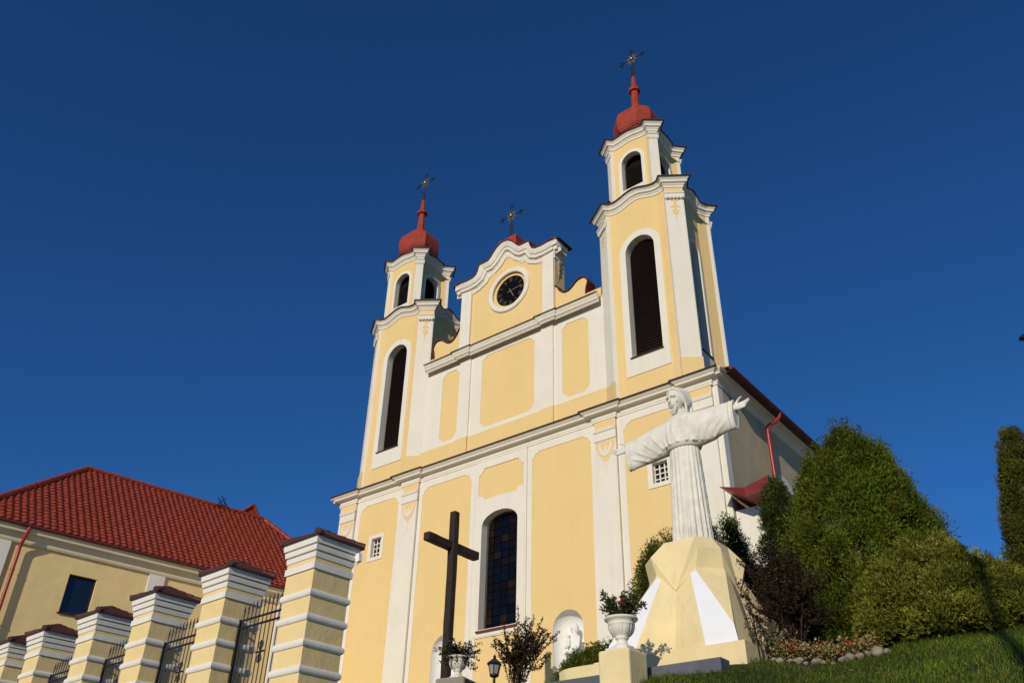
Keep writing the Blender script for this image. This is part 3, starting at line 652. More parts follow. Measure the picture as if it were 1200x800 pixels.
# ================================================================== parish house on the left
hh = rad(9.9955); HD = Vector((sin(hh), cos(hh), 0)); HN = Vector((HD.y, -HD.x, 0)); H0 = Vector((-12, -13.97, 5.3))
def hp(u, o, z): return H0+HD*u+HN*o+Vector((0, 0, z))          # along the eaves, out from the eaves line, height from the eaves
house = thing('parish_house', 'long yellow house with a red tiled hipped roof behind the gate pillars', 'house', tuple(hp(6, -4.5, -9)))
HF = (hp(0, -.4, 0), HD, Vector((0, 0, 1)), HN)
ZG = -8.6
m = MB(); m.slab(HF, rect(-.7, 16.2, ZG, -.1), [rect(2.98, 4.0, -2.72, -1.29)[::-1]], 0, .25); hw_ = m.build('wall', GYEL, house)
m = MB()
for a, b in ((hp(-.7, -.4, 0), hp(-.7, -8.7, 0)), (hp(-.7, -8.7, 0), hp(16.2, -8.7, 0)), (hp(16.2, -8.7, 0), hp(16.2, -.4, 0))):
    m.add([a+Vector((0, 0, ZG)), b+Vector((0, 0, ZG)), b+Vector((0, 0, -.1)), a+Vector((0, 0, -.1))], [(0, 1, 2, 3)])
m.build('end_wall', GYEL, house)
for a, b in ((-.75, .7), (5.88, 6.51), (11.6, 12.2)):
    m = MB(); m.slab(HF, rect(a, b, ZG, -.6), [], .08, .075); m.build('pilaster', GWHT, house)
m = MB(); m.mould(HF, [(-.78, 0), (16.25, 0)], [(-.62, .002), (-.62, .09), (-.55, .12), (-.46, .12), (-.44, .16), (-.3, .2), (-.28, .34), (-.12, .36), (-.08, .4), (-.08, 0)]); m.build('eaves_cornice', surface('cream_plaster', (.7, .62, .42), var=.08, bump=.2), house)
m = MB(); m.slab(HF, rect(2.97, 4.01, -2.73, -1.28), [rect(3.04, 3.94, -2.66, -1.35)[::-1]], -.09, .06); wfr = m.build('window', LOUV, house)
m = MB(); m.slab(HF, rect(3.0, 3.98, -2.7, -1.3), [], -.13, .02); m.build('glass', DARKGL, wfr)
m = MB(); m.slab(HF, rect(2.92, 4.06, -2.77, -2.73), [], .07, .28); m.build('sill', FLASH, wfr)
# tiled slope with real waves and courses
PX_, PZ = 4.55, 4.5; SL = hypot(PX_, PZ); RN = (HN*PZ+Vector((0, 0, 1))*PX_).normalized()
NR_ = 24; U0, U1 = -1.1, 16.7; nc = int((U1-U0)/.0265)
m = MB()
for r in range(NR_):
    v0, v1 = r/NR_, (r+1.06)/NR_
    pts0, pts1 = [], []
    for k in range(nc+1):
        u = U0+(U1-U0)*k/nc; ph = (u/.265) % 1
        wv = .03*sin(pi*ph/.62) if ph < .62 else -.018*sin(pi*(ph-.62)/.38)
        jit = .004*sin(17.3*r+3.1*int(u/.265))
        for v, pts, lift in ((v0, pts0, .028), (v1, pts1, .0)):
            lo, hi = U0+PX_*min(v, 1), U1-PX_*min(v, 1); uu = min(max(u, lo), hi)
            pts.append(hp(uu, -PX_*v, PZ*v)+RN*(wv+lift+jit+.03))
    n_ = nc+1; keep = [k for k in range(nc) if (pts0[k]-pts0[k+1]).length > 1e-4 or (pts1[k]-pts1[k+1]).length > 1e-4]
    m.add(pts0+pts1, [(k, k+1, n_+k+1, n_+k) for k in keep], True)
hr = m.build('roof', TILE, house)
m = MB()
ci = [hp(U0, 0, 0), hp(U1, 0, 0), hp(U1, -2*PX_, 0), hp(U0, -2*PX_, 0)]; ri = [hp(U0+PX_, -PX_, PZ), hp(U1-PX_, -PX_, PZ)]
m.add(ci+ri, [(0, 4, 3), (1, 2, 5), (3, 4, 5, 2), (0, 3, 2, 1)]); m.build('far_slopes', TILE, hr)
def ridge_row(a, b, r=.12, step=.36, parent=hr, mat=TILE, name='ridge_tile'):
    mm = MB(); a = Vector(a); b = Vector(b); L = (b-a).length; d = (b-a)/L; k = int(L/step)
    for i in range(k): mm.tube([a+d*(L*i/k), a+d*(L*(i+1.08)/k)], r*1.08, 8, r*.92)
    return mm.build(name, mat, parent)
e3 = Vector((0, 0, .06))
ridge_row(ci[0]+e3, ri[0]+e3); ridge_row(ri[0]+e3, ri[1]+e3); ridge_row(ci[1]+e3, ri[1]+e3)
m = MB(); gl_, gp_, gr_ = hp(10.6, -5.2, 4.3), hp(11.75, -5.2, 5.36), hp(12.5, -5.2, 4.4)
m.add([gl_, gp_, gr_, hp(10.6, -8, 2.5), hp(11.75, -9, 5.36), hp(12.5, -8, 2.5), hp(10.6, -5.2, 2.5), hp(12.5, -5.2, 2.5)], [(0, 1, 4, 3), (1, 2, 5, 4), (6, 7, 2, 1, 0), (0, 3, 6), (2, 7, 5)])
gb = m.build('gablet', TILE, hr); ridge_row(gl_, gp_+e3, .07, .3, gb); ridge_row(gp_+e3, gr_, .07, .3, gb)
m = MB()
for k in range(2):
    o_ = -4.4-k*.35
    m.bar(hp(9.45, o_, 4.4), hp(9.95, o_, 5.02), .035, .035); m.bar(hp(10.25, o_, 4.4), hp(9.7, o_, 5.05), .035, .035); m.bar(hp(9.75, o_, 4.45), hp(9.95, o_, 4.8), .03, .03)
for u, z in ((9.66, 4.66), (9.85, 4.9), (10.0, 4.72)): m.bar(hp(u, -4.4, z), hp(u, -4.75, z), .03, .03)
m.bar(hp(10.55, -4.4, 4.5), hp(10.75, -4.6, 4.72), .03, .03); m.build('roof_rack', IRON, hr)
m = MB(); m.tube([hp(U0, .02, -.04), hp(U1, .02, -.04)], .075, 8); m.build('gutter', COPING, hr)
m = MB(); m.tube(catmull([hp(1.05, .02, -.06), hp(1.05, 0, -.25), hp(1.02, -.1, -.5), hp(1.0, -.2, -.75), hp(1.0, -.22, -1.0), hp(1.0, -.22, -1.6)], 5)+[hp(1.0, -.22, ZG)], .062, 10)
for z in (-1.6, -3.4): m.tube([hp(1, -.22, z), hp(1, -.22, z-.06)], .075, 10)
m.build('downpipe', PIPE, house)

# ================================================================== gate pillars and iron fence
fh = rad(-87); FD = Vector((sin(fh), cos(fh), 0)); FNr = Vector((-FD.y, FD.x, 0))     # along the fence (to the left), and towards the church? 
if FNr.y < 0: FNr = -FNr
P1 = Vector((9.56, -16.5, -.84))                                                      # near front corner of the first cap
CX = FD*.49+FNr*.49                                                                   # cap centre from that corner
def pillar(base):
    root = thing('fence_pillar', 'x', 'pillar', tuple(base+Vector((0, 0, -4.5))), 'gate pillars along the fence')
    dx, dy = (FD.x, FD.y), (FNr.x, FNr.y); c = (base.x, base.y); z = base.z
    def ob(mm, h, z0, z1, h1=None):
        q = lambda e: [(c[0]+dx[0]*a*e+dy[0]*b*e, c[1]+dx[1]*a*e+dy[1]*b*e) for a, b in ((-1, -1), (1, -1), (1, 1), (-1, 1))]
        mm.prism(q(h), z+z0, z+z1, q(h1) if h1 else None)
    mm = MB(); ob(mm, .395, -4.5, -.3); sh = mm.build('shaft', GYEL, root)
    for zt_ in (-.90, -1.31, -1.73, -2.15, -2.58):
        mm = MB()
        for k in range(6):
            a0, a1 = pi*k/6, pi*(k+1)/6
            ob(mm, .395+.038*sin(a0)+.002, zt_+.062*cos(a0)-.06, zt_+.062*cos(a1)-.06, .395+.038*sin(a1)+.002)
        mm.build('band', GWHT, sh)
    mm = MB(); ob(mm, .425, -.55, -.435); mm.build('neck_band', GWHT, root)
    for z0, z1, h, h1 in ((-.345, -.255, .42, .43), (-.23, -.14, .45, .46), (-.115, .0, .478, .492)):
        mm = MB(); ob(mm, h, z0, z1, h1); mm.build('cap_moulding', GWHT, root)
    mm = MB(); ob(mm, .405, -.44, -.02); mm.build('cap_core', GYEL, root)
    mm = MB(); ob(mm, .54, .0, .04, .535); ob(mm, .535, .04, .16, .34); ob(mm, .36, .15, .30, .09)
    rf = mm.build('cap_roof', CAPT, root)
    b3 = base+Vector((0, 0, .29))
    for sa, sb in ((-1, -1), (1, -1), (1, 1), (-1, 1)):
        a = base+FD*sa*.53+FNr*sb*.53+Vector((0, 0, .055)); mm = MB()
        L = (b3-a); k = 4
        for i in range(k): mm.tube([a+L*(i/k), a+L*((i+1.12)/k)], .06, 8, .045)
        mm.build('hip_tile', CAPT, rf)
    mm = MB(); mm.sphere(tuple(b3+Vector((0, 0, .0))), .13, 10, 6, (1, 1, .35)); mm.build('top_tile', CAPT, rf)
    return root
def copy_tree(o, parent=None):
    c = o.copy(); C.objects.link(c); c.parent = parent
    for ch in list(o.children): copy_tree(ch, c)
    return c
SP = [0, 2.72, 5.45, 7.98, 10.72, 12.75]
PL = ['nearest and largest yellow gate pillar with brown tiled cap, beside the church wall',
      'second yellow gate pillar from the church, its cap against the red roof',
      'third yellow gate pillar from the church, in front of the white house pilaster',
      'fourth gate pillar from the church, just right of the house window',
      'fifth gate pillar from the church, below and left of the house window',
      'farthest and leftmost gate pillar, at the left edge of the picture']
base0 = P1+CX
pil0 = pillar(base0); pil0['label'] = PL[0]; pillars = [pil0]
DZ = [0, .0, .02, .04, .08, .12]
for s_, lb, dz in zip(SP[1:], PL[1:], DZ[1:]):
    c = copy_tree(pil0); c.location = pil0.location+FD*s_+Vector((0, 0, dz)); c['label'] = lb; pillars.append(c)
def fence(base, span):
    root = thing('fence_panel', 'x', 'iron fence', tuple(base+FD*(span/2)+Vector((0, 0, -4.2))), 'iron fence panels between the pillars')
    a = base+FD*.40; L = span-.80; up3 = Vector((0, 0, 1))
    def pt(t, z): return a+FD*(L*t)+up3*z
    bow = lambda t: .0
    for zz, nm in ((-.93, 0), (-1.07, 0), (-3.2, 0)):
        mm = MB()
        for k in range(10): mm.bar(pt(k/10, zz+bow(k/10)*(zz > -2)), pt((k+1)/10, zz+bow((k+1)/10)*(zz > -2)), .035, .03)
        mm.build('rail', IRON, root)
    n = int(L/.125); mm = MB()
    for k in range(1, n):
        t = k/n; top = -.83+.10*sin(pi*t)
        mm.tube([pt(t, -3.5), pt(t, top)], .0105, 6); mm.tube([pt(t, top-.02), pt(t, top+.05)], .018, 6, .014); mm.tube([pt(t, top+.05), pt(t, top+.17)], .02, 6, .002)
    mm.build('pickets', IRON, root)
    for t in (.02, .98):
        mm = MB(); mm.bar(pt(t, -4.2), pt(t, -.9), .05, .05); mm.build('post', IRON, root)
    t = .55; z = -1.6; mm = MB(); mm.bar(pt(t-.07, z), pt(t+.07, z), .025, .025); mm.bar(pt(t, z-.2), pt(t, z+.2), .025, .025)
    for s in (-1, 1):
        for q in (-1, 1):
            mm.tube(catmull([pt(t, z+q*.03)+FD*s*.01, pt(t, z+q*.08)+FD*s*.05, pt(t, z+q*.15)+FD*s*.07, pt(t, z+q*.17)+FD*s*.03, pt(t, z+q*.12)+FD*s*.02], 4), .009, 6)
    mm.build('scroll', IRON, root); return root
FL = ['black spear-topped fence panel beside the nearest, largest pillar', 'black fence panel between the second and third pillars from the church',
      'black fence panel between the third and fourth pillars from the church', 'black fence panel under the house window, next to the fourth pillar', 'farthest fence panel, between the two leftmost pillars']
for i in range(5):
    f = fence(base0+FD*SP[i]+Vector((0, 0, DZ[i])), SP[i+1]-SP[i]); f['label'] = FL[i]
m = MB(); q = base0-FD*.43+FNr*.42+Vector((0, 0, -.16)); m.bar(q-FD*.02, q-FD*.1, .05, .05); m.bar(q-FD*.1+Vector((0, 0, .05)), q-FD*.12+Vector((0, 0, -.1)), .1, .07, tuple(FNr)); m.tube([q-FD*.09+Vector((0, 0, -.02)), q-FD*.09+Vector((0, 0, -.13))], .02, 6)
tag(m.build('floodlight', PEDW), 'small white floodlight under the tiled cap of the nearest pillar', 'floodlight')

# ================================================================== wooden cross
t = thing('wooden_cross', 'tall dark timber cross standing before the church window', 'cross', (3.95, -7, -1.75))
m = MB(); 
def timber(a, b, wd, k=14):
    a = Vector(a); b = Vector(b); d = (b-a).normalized(); e1 = d.cross(Vector((.3, 1, .2))).normalized(); e1 = Vector((1, 0, 0)) if abs(d.z) > .9 else Vector((0, 0, 1)); e2 = d.cross(e1)
    rings = []
    for i in range(k+1):
        p = a+(b-a)*(i/k); ww = wd/2*(1+.03*random.uniform(-1, 1)); s1, s2 = random.uniform(-.005, .005), random.uniform(-.005, .005)
        bv = ww*.82; p = p+e1*s1+e2*s2
        rings.append([p+e1*x+e2*y for x, y in ((-ww, -bv), (-bv, -ww), (bv, -ww), (ww, -bv), (ww, bv), (bv, ww), (-bv, ww), (-ww, bv))])
    m.loft(rings, False)
timber((3.98, -7, -1.9), (3.98, -7, 4.0), .23); m.build('post', TIMBER, t)
m = MB(); timber((3.93, -8.12, 2.92), (3.93, -5.88, 2.92), .25, 8); m.build('beam', TIMBER, t)

# ================================================================== retaining walls, urn pedestals, urns
m = MB(); m.box(11.2, 15.66, -13.9, -13.62, -4.6, -3.19); tag(m.build('retaining_wall', GREYW), 'low dark grey retaining wall below the statue pedestal', 'wall')
m = MB(); pts = catmull([(12.5, -13.42), (12.75, -13.55), (13.1, -13.58), (13.6, -13.55)], 5); pts2 = [(x, y+.24) for x, y in pts[::-1]]
m.prism(pts+pts2, -4.0, -2.93); tag(m.build('low_wall', PEDY), 'low curved yellow wall beside the spreading juniper', 'wall')
def rounded_block(mm, c, hx, hy, z0, z1, rot, bev=.035):
    ca, sa = cos(rot), sin(rot); rings = []
    def ring(e, z):
        out = []
        for sx, sy, a0 in ((1, 1, 0), (-1, 1, pi/2), (-1, -1, pi), (1, -1, 3*pi/2)):
            for k in range(4):
                a = a0+pi/2*k/3; x = sx*(hx-bev)+(bev-e)*cos(a)*1.0; y = sy*(hy-bev)+(bev-e)*sin(a)
                out.append((c[0]+x*ca-y*sa, c[1]+x*sa+y*ca, z))
        return out
    mm.loft([ring(0, z0), ring(0, z1-bev), ring(bev*.3, z1-bev*.3), ring(bev, z1)], False)
m = MB(); rounded_block(m, (14.32, -14.35), .265, .26, -4.9, -3.04, 0); tag(m.build('urn_pedestal', PEDY), 'square yellow pedestal carrying the urn with the red flower', 'pedestal')
m = MB(); rounded_block(m, (7.78, -10.72), .36, .36, -3.4, -2.04, rad(14), .05); tag(m.build('urn_pedestal', CONC), 'grey concrete pedestal in front of the wooden cross', 'pedestal')
def urn(c, label):
    mm = MB(); s = 1.0
    pr = [(.001, 0), (.17, 0), (.17, .03), (.14, .045), (.115, .06), (.085, .085), (.075, .12), (.085, .145), (.1, .15), (.1, .165), (.09, .17), (.14, .2), (.18, .25), (.2, .31), (.2, .345), (.205, .35), (.2, .358), (.2, .385), (.225, .41), (.25, .425), (.255, .44), (.25, .455), (.225, .46), (.2, .44), (.18, .4), (.001, .39)]
    mm.lathe(c, pr, 72, (.171, .345, 22, .09)); mm.box(c[0]-.185, c[0]+.185, c[1]-.185, c[1]+.185, c[2]-.03, c[2]+.001)
    return tag(mm.build('urn', STONE), label, 'urn', 'white garden urns')
urn((14.33, -14.36, -3.005), 'white fluted urn on the yellow pedestal')
urn((7.78, -10.72, -2.0), 'white fluted urn on the grey concrete pedestal')
def potted(c, label, n, hgt, cols, petals, spread=.3, droop=0):
    root = thing('potted_plant', label, 'plant', c, 'flowering plants in the urns')
    mm = MB(); cen, dr = [], []
    pc = []
    for k in range(n):
        a = random.uniform(0, 2*pi); r = random.uniform(.0, .17); lean = random.uniform(.1, 1)*spread; h = hgt*random.uniform(.55, 1.1)
        p0 = Vector((c[0]+r*cos(a), c[1]+r*sin(a), c[2]-.05)); ln = h if random.random() > droop else h*.6
        p2 = p0+Vector((cos(a)*lean*1.5, sin(a)*lean*1.5, ln if random.random() > droop else -.05)); p1 = p0.lerp(p2, .5)+Vector((0, 0, .08))
        pts = catmull([p0, p1, p2], 5); mm.tube(pts, .0045, 4, .003)
        for j in range(2, len(pts)):
            for q in range(3):
                cen.append(np.array(pts[j])+rng.normal(0, .012, 3)); dr.append(rng.normal(0, 1, 3)+np.array((cos(a)*.5, sin(a)*.5, .6)))
        pc.append(pts[-1])
    mm.build('stems', BARK, root)
    cen = np.array(cen); n_ = len(cen); leaf_mesh('foliage', cen, np.array(dr), rng.uniform(.035, .075, n_), rng.uniform(.018, .035, n_), tint_mix(n_, cols), LEAF, root)
    for col, k, rr in petals:
        for i in range(k):
            p = np.array(random.choice(pc)) if rr < .04 else np.array((c[0]+.12, c[1]-.16, c[2]+hgt*.55))
            mm_n = 14; d = rng.normal(size=(mm_n, 3)); d[:, 2] = abs(d[:, 2]); leaf_mesh('blossom', np.repeat(p[None], mm_n, 0)+rng.normal(0, rr*.2, (mm_n, 3)), d, rr, rr*.8, tint_mix(mm_n, [col], .12), PETAL, root)
    return root
potted((14.33, -14.36, -2.6), 'leggy plant with one red flower in the right-hand urn', 50, .42, [(.06, .075, .025), (.085, .09, .04), (.04, .05, .016)], [((.6, .03, .07), 1, .06), ((.12, .1, .12), 14, .02)], .2)
potted((7.78, -10.72, -1.6), 'bushy dark green plant spilling over the left-hand urn', 95, .36, [(.03, .05, .012), (.02, .03, .01), (.05, .075, .018)], [((.25, .2, .25), 22, .03), ((.2, .03, .035), 4, .035)], .34, .3)

# ================================================================== statue and pedestal
PC = Vector((14.45, -12.0, 0))
ped = thing('statue_pedestal', 'faceted yellow pedestal with white ribs under the statue', 'pedestal', (14.45, -12, -3.2))
m = MB(); m.box(13.11, 15.79, -13.3, -10.66, -4.4, -2.84); m.build('base_step', PEDY, ped)
def q4(pts):
    """repeat points of the front (-y) side on all four sides"""
    out = []
    for k in range(4):
        a = k*pi/2; out.append([(PC.x+x*cos(a)-y*sin(a), PC.y+x*sin(a)+y*cos(a), z) for x, y, z in pts])
    return out
zt, zn, zb = -.79, -1.66, -2.84
cap = MB(); body_ = MB(); ribs = [MB() for _ in range(8)]
F_ = dict(tl=(-.3, -.52, zt), tr=(.3, -.52, zt), ml=(-.46, -.74, -1.08), mr=(.46, -.74, -1.08), pt=(0, -.785, -1.75), nl=(-.38, -.72, -1.40), nr=(.38, -.72, -1.40),
          vt=(0, -.765, -1.74), vb=(0, -1.0, zb), wl1=(-.28, -.755, -1.50), wl2=(-.38, -.74, -1.46), cl=(-1.2, -1.2, zb), cr=(1.2, -1.2, zb), bl=(-.66, -1.2, zb), br=(.66, -1.2, zb), wr1=(.28, -.755, -1.50), wr2=(.38, -.74, -1.46), kl=(-1.13, -1.13, -2.55), kr=(1.13, -1.13, -2.55))
S4 = {k: [q4([v])[i][0] for i in range(4)] for k, v in F_.items()}
cap.add([S4[k][i] for i in range(4) for k in ('tl', 'tr')], [list(range(8))])
for i in range(4):
    j = (i+1) % 4; g4 = lambda k, ii=i: S4[k][ii]
    cap.add([g4('tl'), g4('tr'), g4('mr'), g4('pt'), g4('ml')], [(4, 3, 2, 1, 0)])
    cap.add([g4('tr'), S4['tl'][j], S4['ml'][j], g4('mr')], [(0, 1, 2, 3)])                 # corner facet
    cap.add([g4('mr'), S4['ml'][j], S4['nl'][j], g4('nr')], [(0, 1, 2, 3)])                 # neck under the corner
    cap.add([g4('mr'), g4('nr'), g4('pt')], [(0, 1, 2)]); cap.add([g4('ml'), g4('pt'), g4('nl')], [(0, 1, 2)])
    body_.add([g4('vt'), g4('vb'), g4('br'), g4('wr1')], [(0, 1, 2, 3)]); body_.add([g4('vt'), g4('wl1'), g4('bl'), g4('vb')], [(0, 1, 2, 3)])
    body_.add([g4('nr'), S4['nl'][j], S4['wl2'][j], S4['kl'][j], g4('kr'), g4('wr2')] if False else [g4('wr2'), S4['wl2'][j], g4('kr')], [(0, 1, 2)])
    body_.add([g4('nr'), S4['nl'][j], S4['wl2'][j], g4('wr2')], [(0, 1, 2, 3)])
    body_.add([g4('wr1'), g4('wr2'), g4('nr'), g4('pt'), g4('vt')], [(0, 1, 2, 3, 4)]); body_.add([g4('wl1'), g4('vt'), g4('pt'), g4('nl'), g4('wl2')], [(0, 1, 2, 3, 4)])
    ribs[2*i].add([g4('wr1'), g4('br'), g4('cr'), g4('kr'), g4('wr2')], [(0, 1, 2, 3, 4)])
    ribs[2*i+1].add([g4('wl1'), g4('wl2'), g4('kl'), g4('cl'), g4('bl')], [(0, 1, 2, 3, 4)])
cap.build('faceted_cap', PEDY, ped); body_.build('body', PEDY, ped)
for k_, r_ in enumerate(ribs): r_.build('rib', PEDW if k_//2 in (0, 2) else PEDY, ped)

st = thing('statue', 'white statue of a bearded robed man with arms held wide', 'statue', (14.45, -12, -.79))
SX, SY = 14.47, -12.0
m = MB()
# skirt with pleats
ph = [random.uniform(-.12, .12) for _ in range(22)]
rings = []
for k in range(30):
    t_ = k/29; z = 1.25-2.06*t_; rx = .285+.075*t_; ry = .225+.075*t_; am = .012+.03*t_
    ring = []
    for i in range(132):
        a = 2*pi*i/132; j = int(i/6); s_ = abs(sin(11*a+1.4*ph[j % 22]+.25*sin(3*t_+j)))
        f = 1+am*(1.7*s_-1.0)/.3
        ring.append((SX+rx*f*cos(a), SY+ry*f*sin(a), z))
    rings.append(ring)
m.loft(rings, True)
skirt = m; 
rb = remeshed(skirt, 'skirt', STONE, st, .016, 1, .4)
# upper robe: blouse, chest, shoulders
m = MB(); rings = []
for z, rx, ry, oy in ((1.10, .25, .2, 0), (1.13, .33, .27, 0), (1.2, .37, .30, -.01), (1.3, .375, .3, -.02), (1.45, .385, .285, -.02), (1.6, .40, .26, -.02), (1.7, .40, .225, -.01), (1.78, .36, .19, 0), (1.86, .24, .16, 0), (1.92, .15, .14, -.01), (1.97, .13, .13, -.02)):
    rings.append([(SX+rx*cos(2*pi*i/40), SY+oy+ry*sin(2*pi*i/40), z) for i in range(40)])
m.loft(rings, True)
def sleeve(axis):
    """rings along the arm: (x, y, ztop, zbottom, thickness)"""
    rings = []
    for x, y, z1, z0, th in axis:
        rings.append([(x, y+th*cos(2*pi*i/28), (z1+z0)/2+(z1-z0)/2*sin(2*pi*i/28)*(1 if sin(2*pi*i/28) > 0 else 1)) for i in range(28)])
    return rings
AR = [(SX+.1, SY, 1.86, 1.16, .24), (SX+.4, SY-.03, 1.84, 1.12, .21), (SX+.65, SY-.07, 1.82, 1.13, .17), (SX+.9, SY-.11, 1.79, 1.19, .125), (SX+1.1, SY-.14, 1.77, 1.19, .115), (SX+1.17, SY-.15, 1.765, 1.18, .12)]
AL = [(SX-.1, SY, 1.86, 1.14, .24), (SX-.38, SY-.03, 1.80, 1.1, .21), (SX-.62, SY-.07, 1.73, 1.04, .17), (SX-.85, SY-.11, 1.65, 1.0, .125), (SX-1.05, SY-.15, 1.58, .955, .115), (SX-1.12, SY-.16, 1.56, .945, .12)]
m.loft(sleeve(AR), True); m.loft(sleeve(AL), True)
def fold(pts, r=.03, r1=.012): m.tube(catmull(pts, 6), r, 8, r1)
def arm_pt(A_, x, f, dep):
    """a point on the front of a sleeve: f = -1 bottom .. 1 top, dep = how far below the cloth"""
    A2 = sorted(A_); xs_ = [p[0] for p in A2]; z1 = np.interp(x, xs_, [p[2] for p in A2]); z0 = np.interp(x, xs_, [p[3] for p in A2]); th = np.interp(x, xs_, [p[4] for p in A2]); yc = np.interp(x, xs_, [p[1] for p in A2])
    return (x, yc-th*sqrt(max(0, 1-f*f))+dep, (z1+z0)/2+(z1-z0)/2*f)
def chest(x, z, dep):
    rx, ry = .385, .285
    return (x, SY-.02-ry*sqrt(max(0, 1-((x-SX)/rx)**2))+dep, z)
for x0, x1, x2 in ((.1, .14, .2), (-.1, -.06, .04), (.24, .3, .3), (-.22, -.2, -.14), (.33, .345, .34), (-.32, -.3, -.26)):
    fold([chest(SX+x0*.9, 1.7, .02), chest(SX+x1, 1.42, .006), chest(SX+x2, 1.18, .0)], .016, .03)
for s_, A_ in ((1, AR), (-1, AL)):
    for a0, f0, a1, f1, a2, f2 in ((.34, -.75, .5, -.1, .62, .62), (.44, -.86, .66, -.2, .86, .55), (.56, -.92, .82, -.4, 1.05, .3), (.7, -.94, .92, -.62, 1.1, -.25)):
        fold([arm_pt(A_, SX+s_*a0, f0, .012), arm_pt(A_, SX+s_*a1, f1, .006), arm_pt(A_, SX+s_*a2, f2, .016)], .034, .022)
    x, y, z1, z0, th = A_[-1]
    for dx_, r_ in ((.0, .016), (.075, .011)):
        m.tube([(x-s_*dx_, y+(th+.002)*cos(2*pi*i/28), (z1+z0)/2+((z1-z0)/2+.003)*sin(2*pi*i/28)) for i in range(29)], r_, 6)
remeshed(m, 'robe', STONE, st, .015, 3, .5)
# head with face, hair and beard
HC = Vector((SX-.03, SY-.06, 2.165)); rotz = rad(-14); tilt = rad(10)
RM = Matrix.Rotation(rotz, 3, 'Z') @ Matrix.Rotation(tilt, 3, 'X')
m = MB(); 
def hs(p, r, sc=(1, 1, 1), n=18): m.sphere(p, r, n, 12, sc)
hs((0, .02, .06), .185, (.88, 1.05, 1.05)); hs((0, -.06, -.06), .135, (.88, .95, 1.35)); hs((0, -.085, -.17), .085, (1.0, .9, .95)); hs((0, .03, -.2), .11, (.95, 1, 1.6))
m.loft([[(w_*cos(2*pi*i/10), y_+.02*sin(2*pi*i/10), z_) for i in range(10)] for w_, y_, z_ in ((.012, -.178, .07), (.018, -.195, .03), (.024, -.222, -.02), (.032, -.222, -.045), (.02, -.19, -.06))], True)
m.tube(catmull([(-.1, -.15, .065), (-.05, -.182, .085), (0, -.178, .075), (.05, -.182, .085), (.1, -.15, .065)], 5), .022, 8)
for s in (-1, 1):
    hs((s*.052, -.148, .035), .026, (1.2, .7, .6)); hs((s*.075, -.13, -.035), .045, (.9, .8, 1.0))
m.tube(catmull([(-.045, -.178, -.098), (0, -.196, -.088), (.045, -.178, -.098)], 5), .013, 8); m.tube(catmull([(-.035, -.175, -.122), (0, -.188, -.128), (.035, -.175, -.122)], 5), .013, 8)
m.tube(catmull([(-.06, -.165, -.11), (-.03, -.19, -.08), (0, -.192, -.072), (.03, -.19, -.08), (.06, -.165, -.11)], 5), .014, 8)
for k in range(7):
    x = -.075+.025*k; m.tube(catmull([(x, -.14, -.13), (x*.9, -.165, -.19), (x*.55, -.15, -.26+.8*x*x)], 5), .022, 7, .012)
for s_ in (-1, 1):
    for k in range(6):
        a = k/5; m.tube(catmull([(s_*.02, -.1+.22*a, .245-.03*a), (s_*.12, -.075+.22*a, .19), (s_*.165, -.02+.16*a, .06), (s_*.16, .03+.11*a, -.09), (s_*(.145-.015*k), .03+.09*a, -.22), (s_*.125, .05+.05*a, -.32)], 6), .024, 7, .03)
for k in range(9):
    x = -.13+.0325*k; m.tube(catmull([(x*.4, .0, .255), (x, .14, .2), (x*1.15, .2, .03), (x*1.1, .18, -.15), (x*1.1, .14, -.34)], 6), .026, 7, .032)
m.v = [tuple(HC+RM @ (Vector(p)*1.07)) for p in m.v]
remeshed(m, 'head', STONE, st, .0085, 2, .4)
def hand(c, d, spread, nrm, flip):
    """open hand: d finger direction, spread from little finger to index, nrm the palm's facing"""
    mm = MB(); d, spread, nrm = (Vector(v).normalized() for v in (d, spread, nrm)); P = lambda a, b, e: Vector(c)+d*a+spread*b+nrm*e
    rings = []
    for a, w_, h_ in ((-.12, .05, .042), (-.02, .052, .04), (.05, .075, .036), (.11, .082, .033), (.15, .078, .026)):
        rings.append([P(a, w_*cos(2*pi*i/16), h_*sin(2*pi*i/16)-.01*abs(cos(2*pi*i/16))*0) for i in range(16)])
    mm.loft(rings, True)
    for b, L_, cu in ((-.06, .125, .055), (-.02, .155, .04), (.022, .165, .03), (.06, .145, .02)):
        mm.tube(catmull([P(.11, b, 0), P(.15+L_*.3, b*1.08, .0), P(.15+L_*.65, b*1.12, cu*.45), P(.15+L_, b*1.1, cu*1.3)], 4), .0195, 8, .014)
    mm.tube(catmull([P(.0, .05, .01), P(.06, .1, .03), P(.12, .125, .05), P(.17, .125, .065)], 4), .026, 8, .016)
    return remeshed(mm, 'hand', STONE, st, .0075, 2, .4)
hand((SX+1.2, SY-.16, 1.60), (1, -.1, .05), (-.1, .25, .9), (-.05, -.85, .5), 1)
hand((SX-1.15, SY-.17, 1.42), (-1, -.1, -.05), (.1, .25, .9), (.05, -.85, .5), -1)

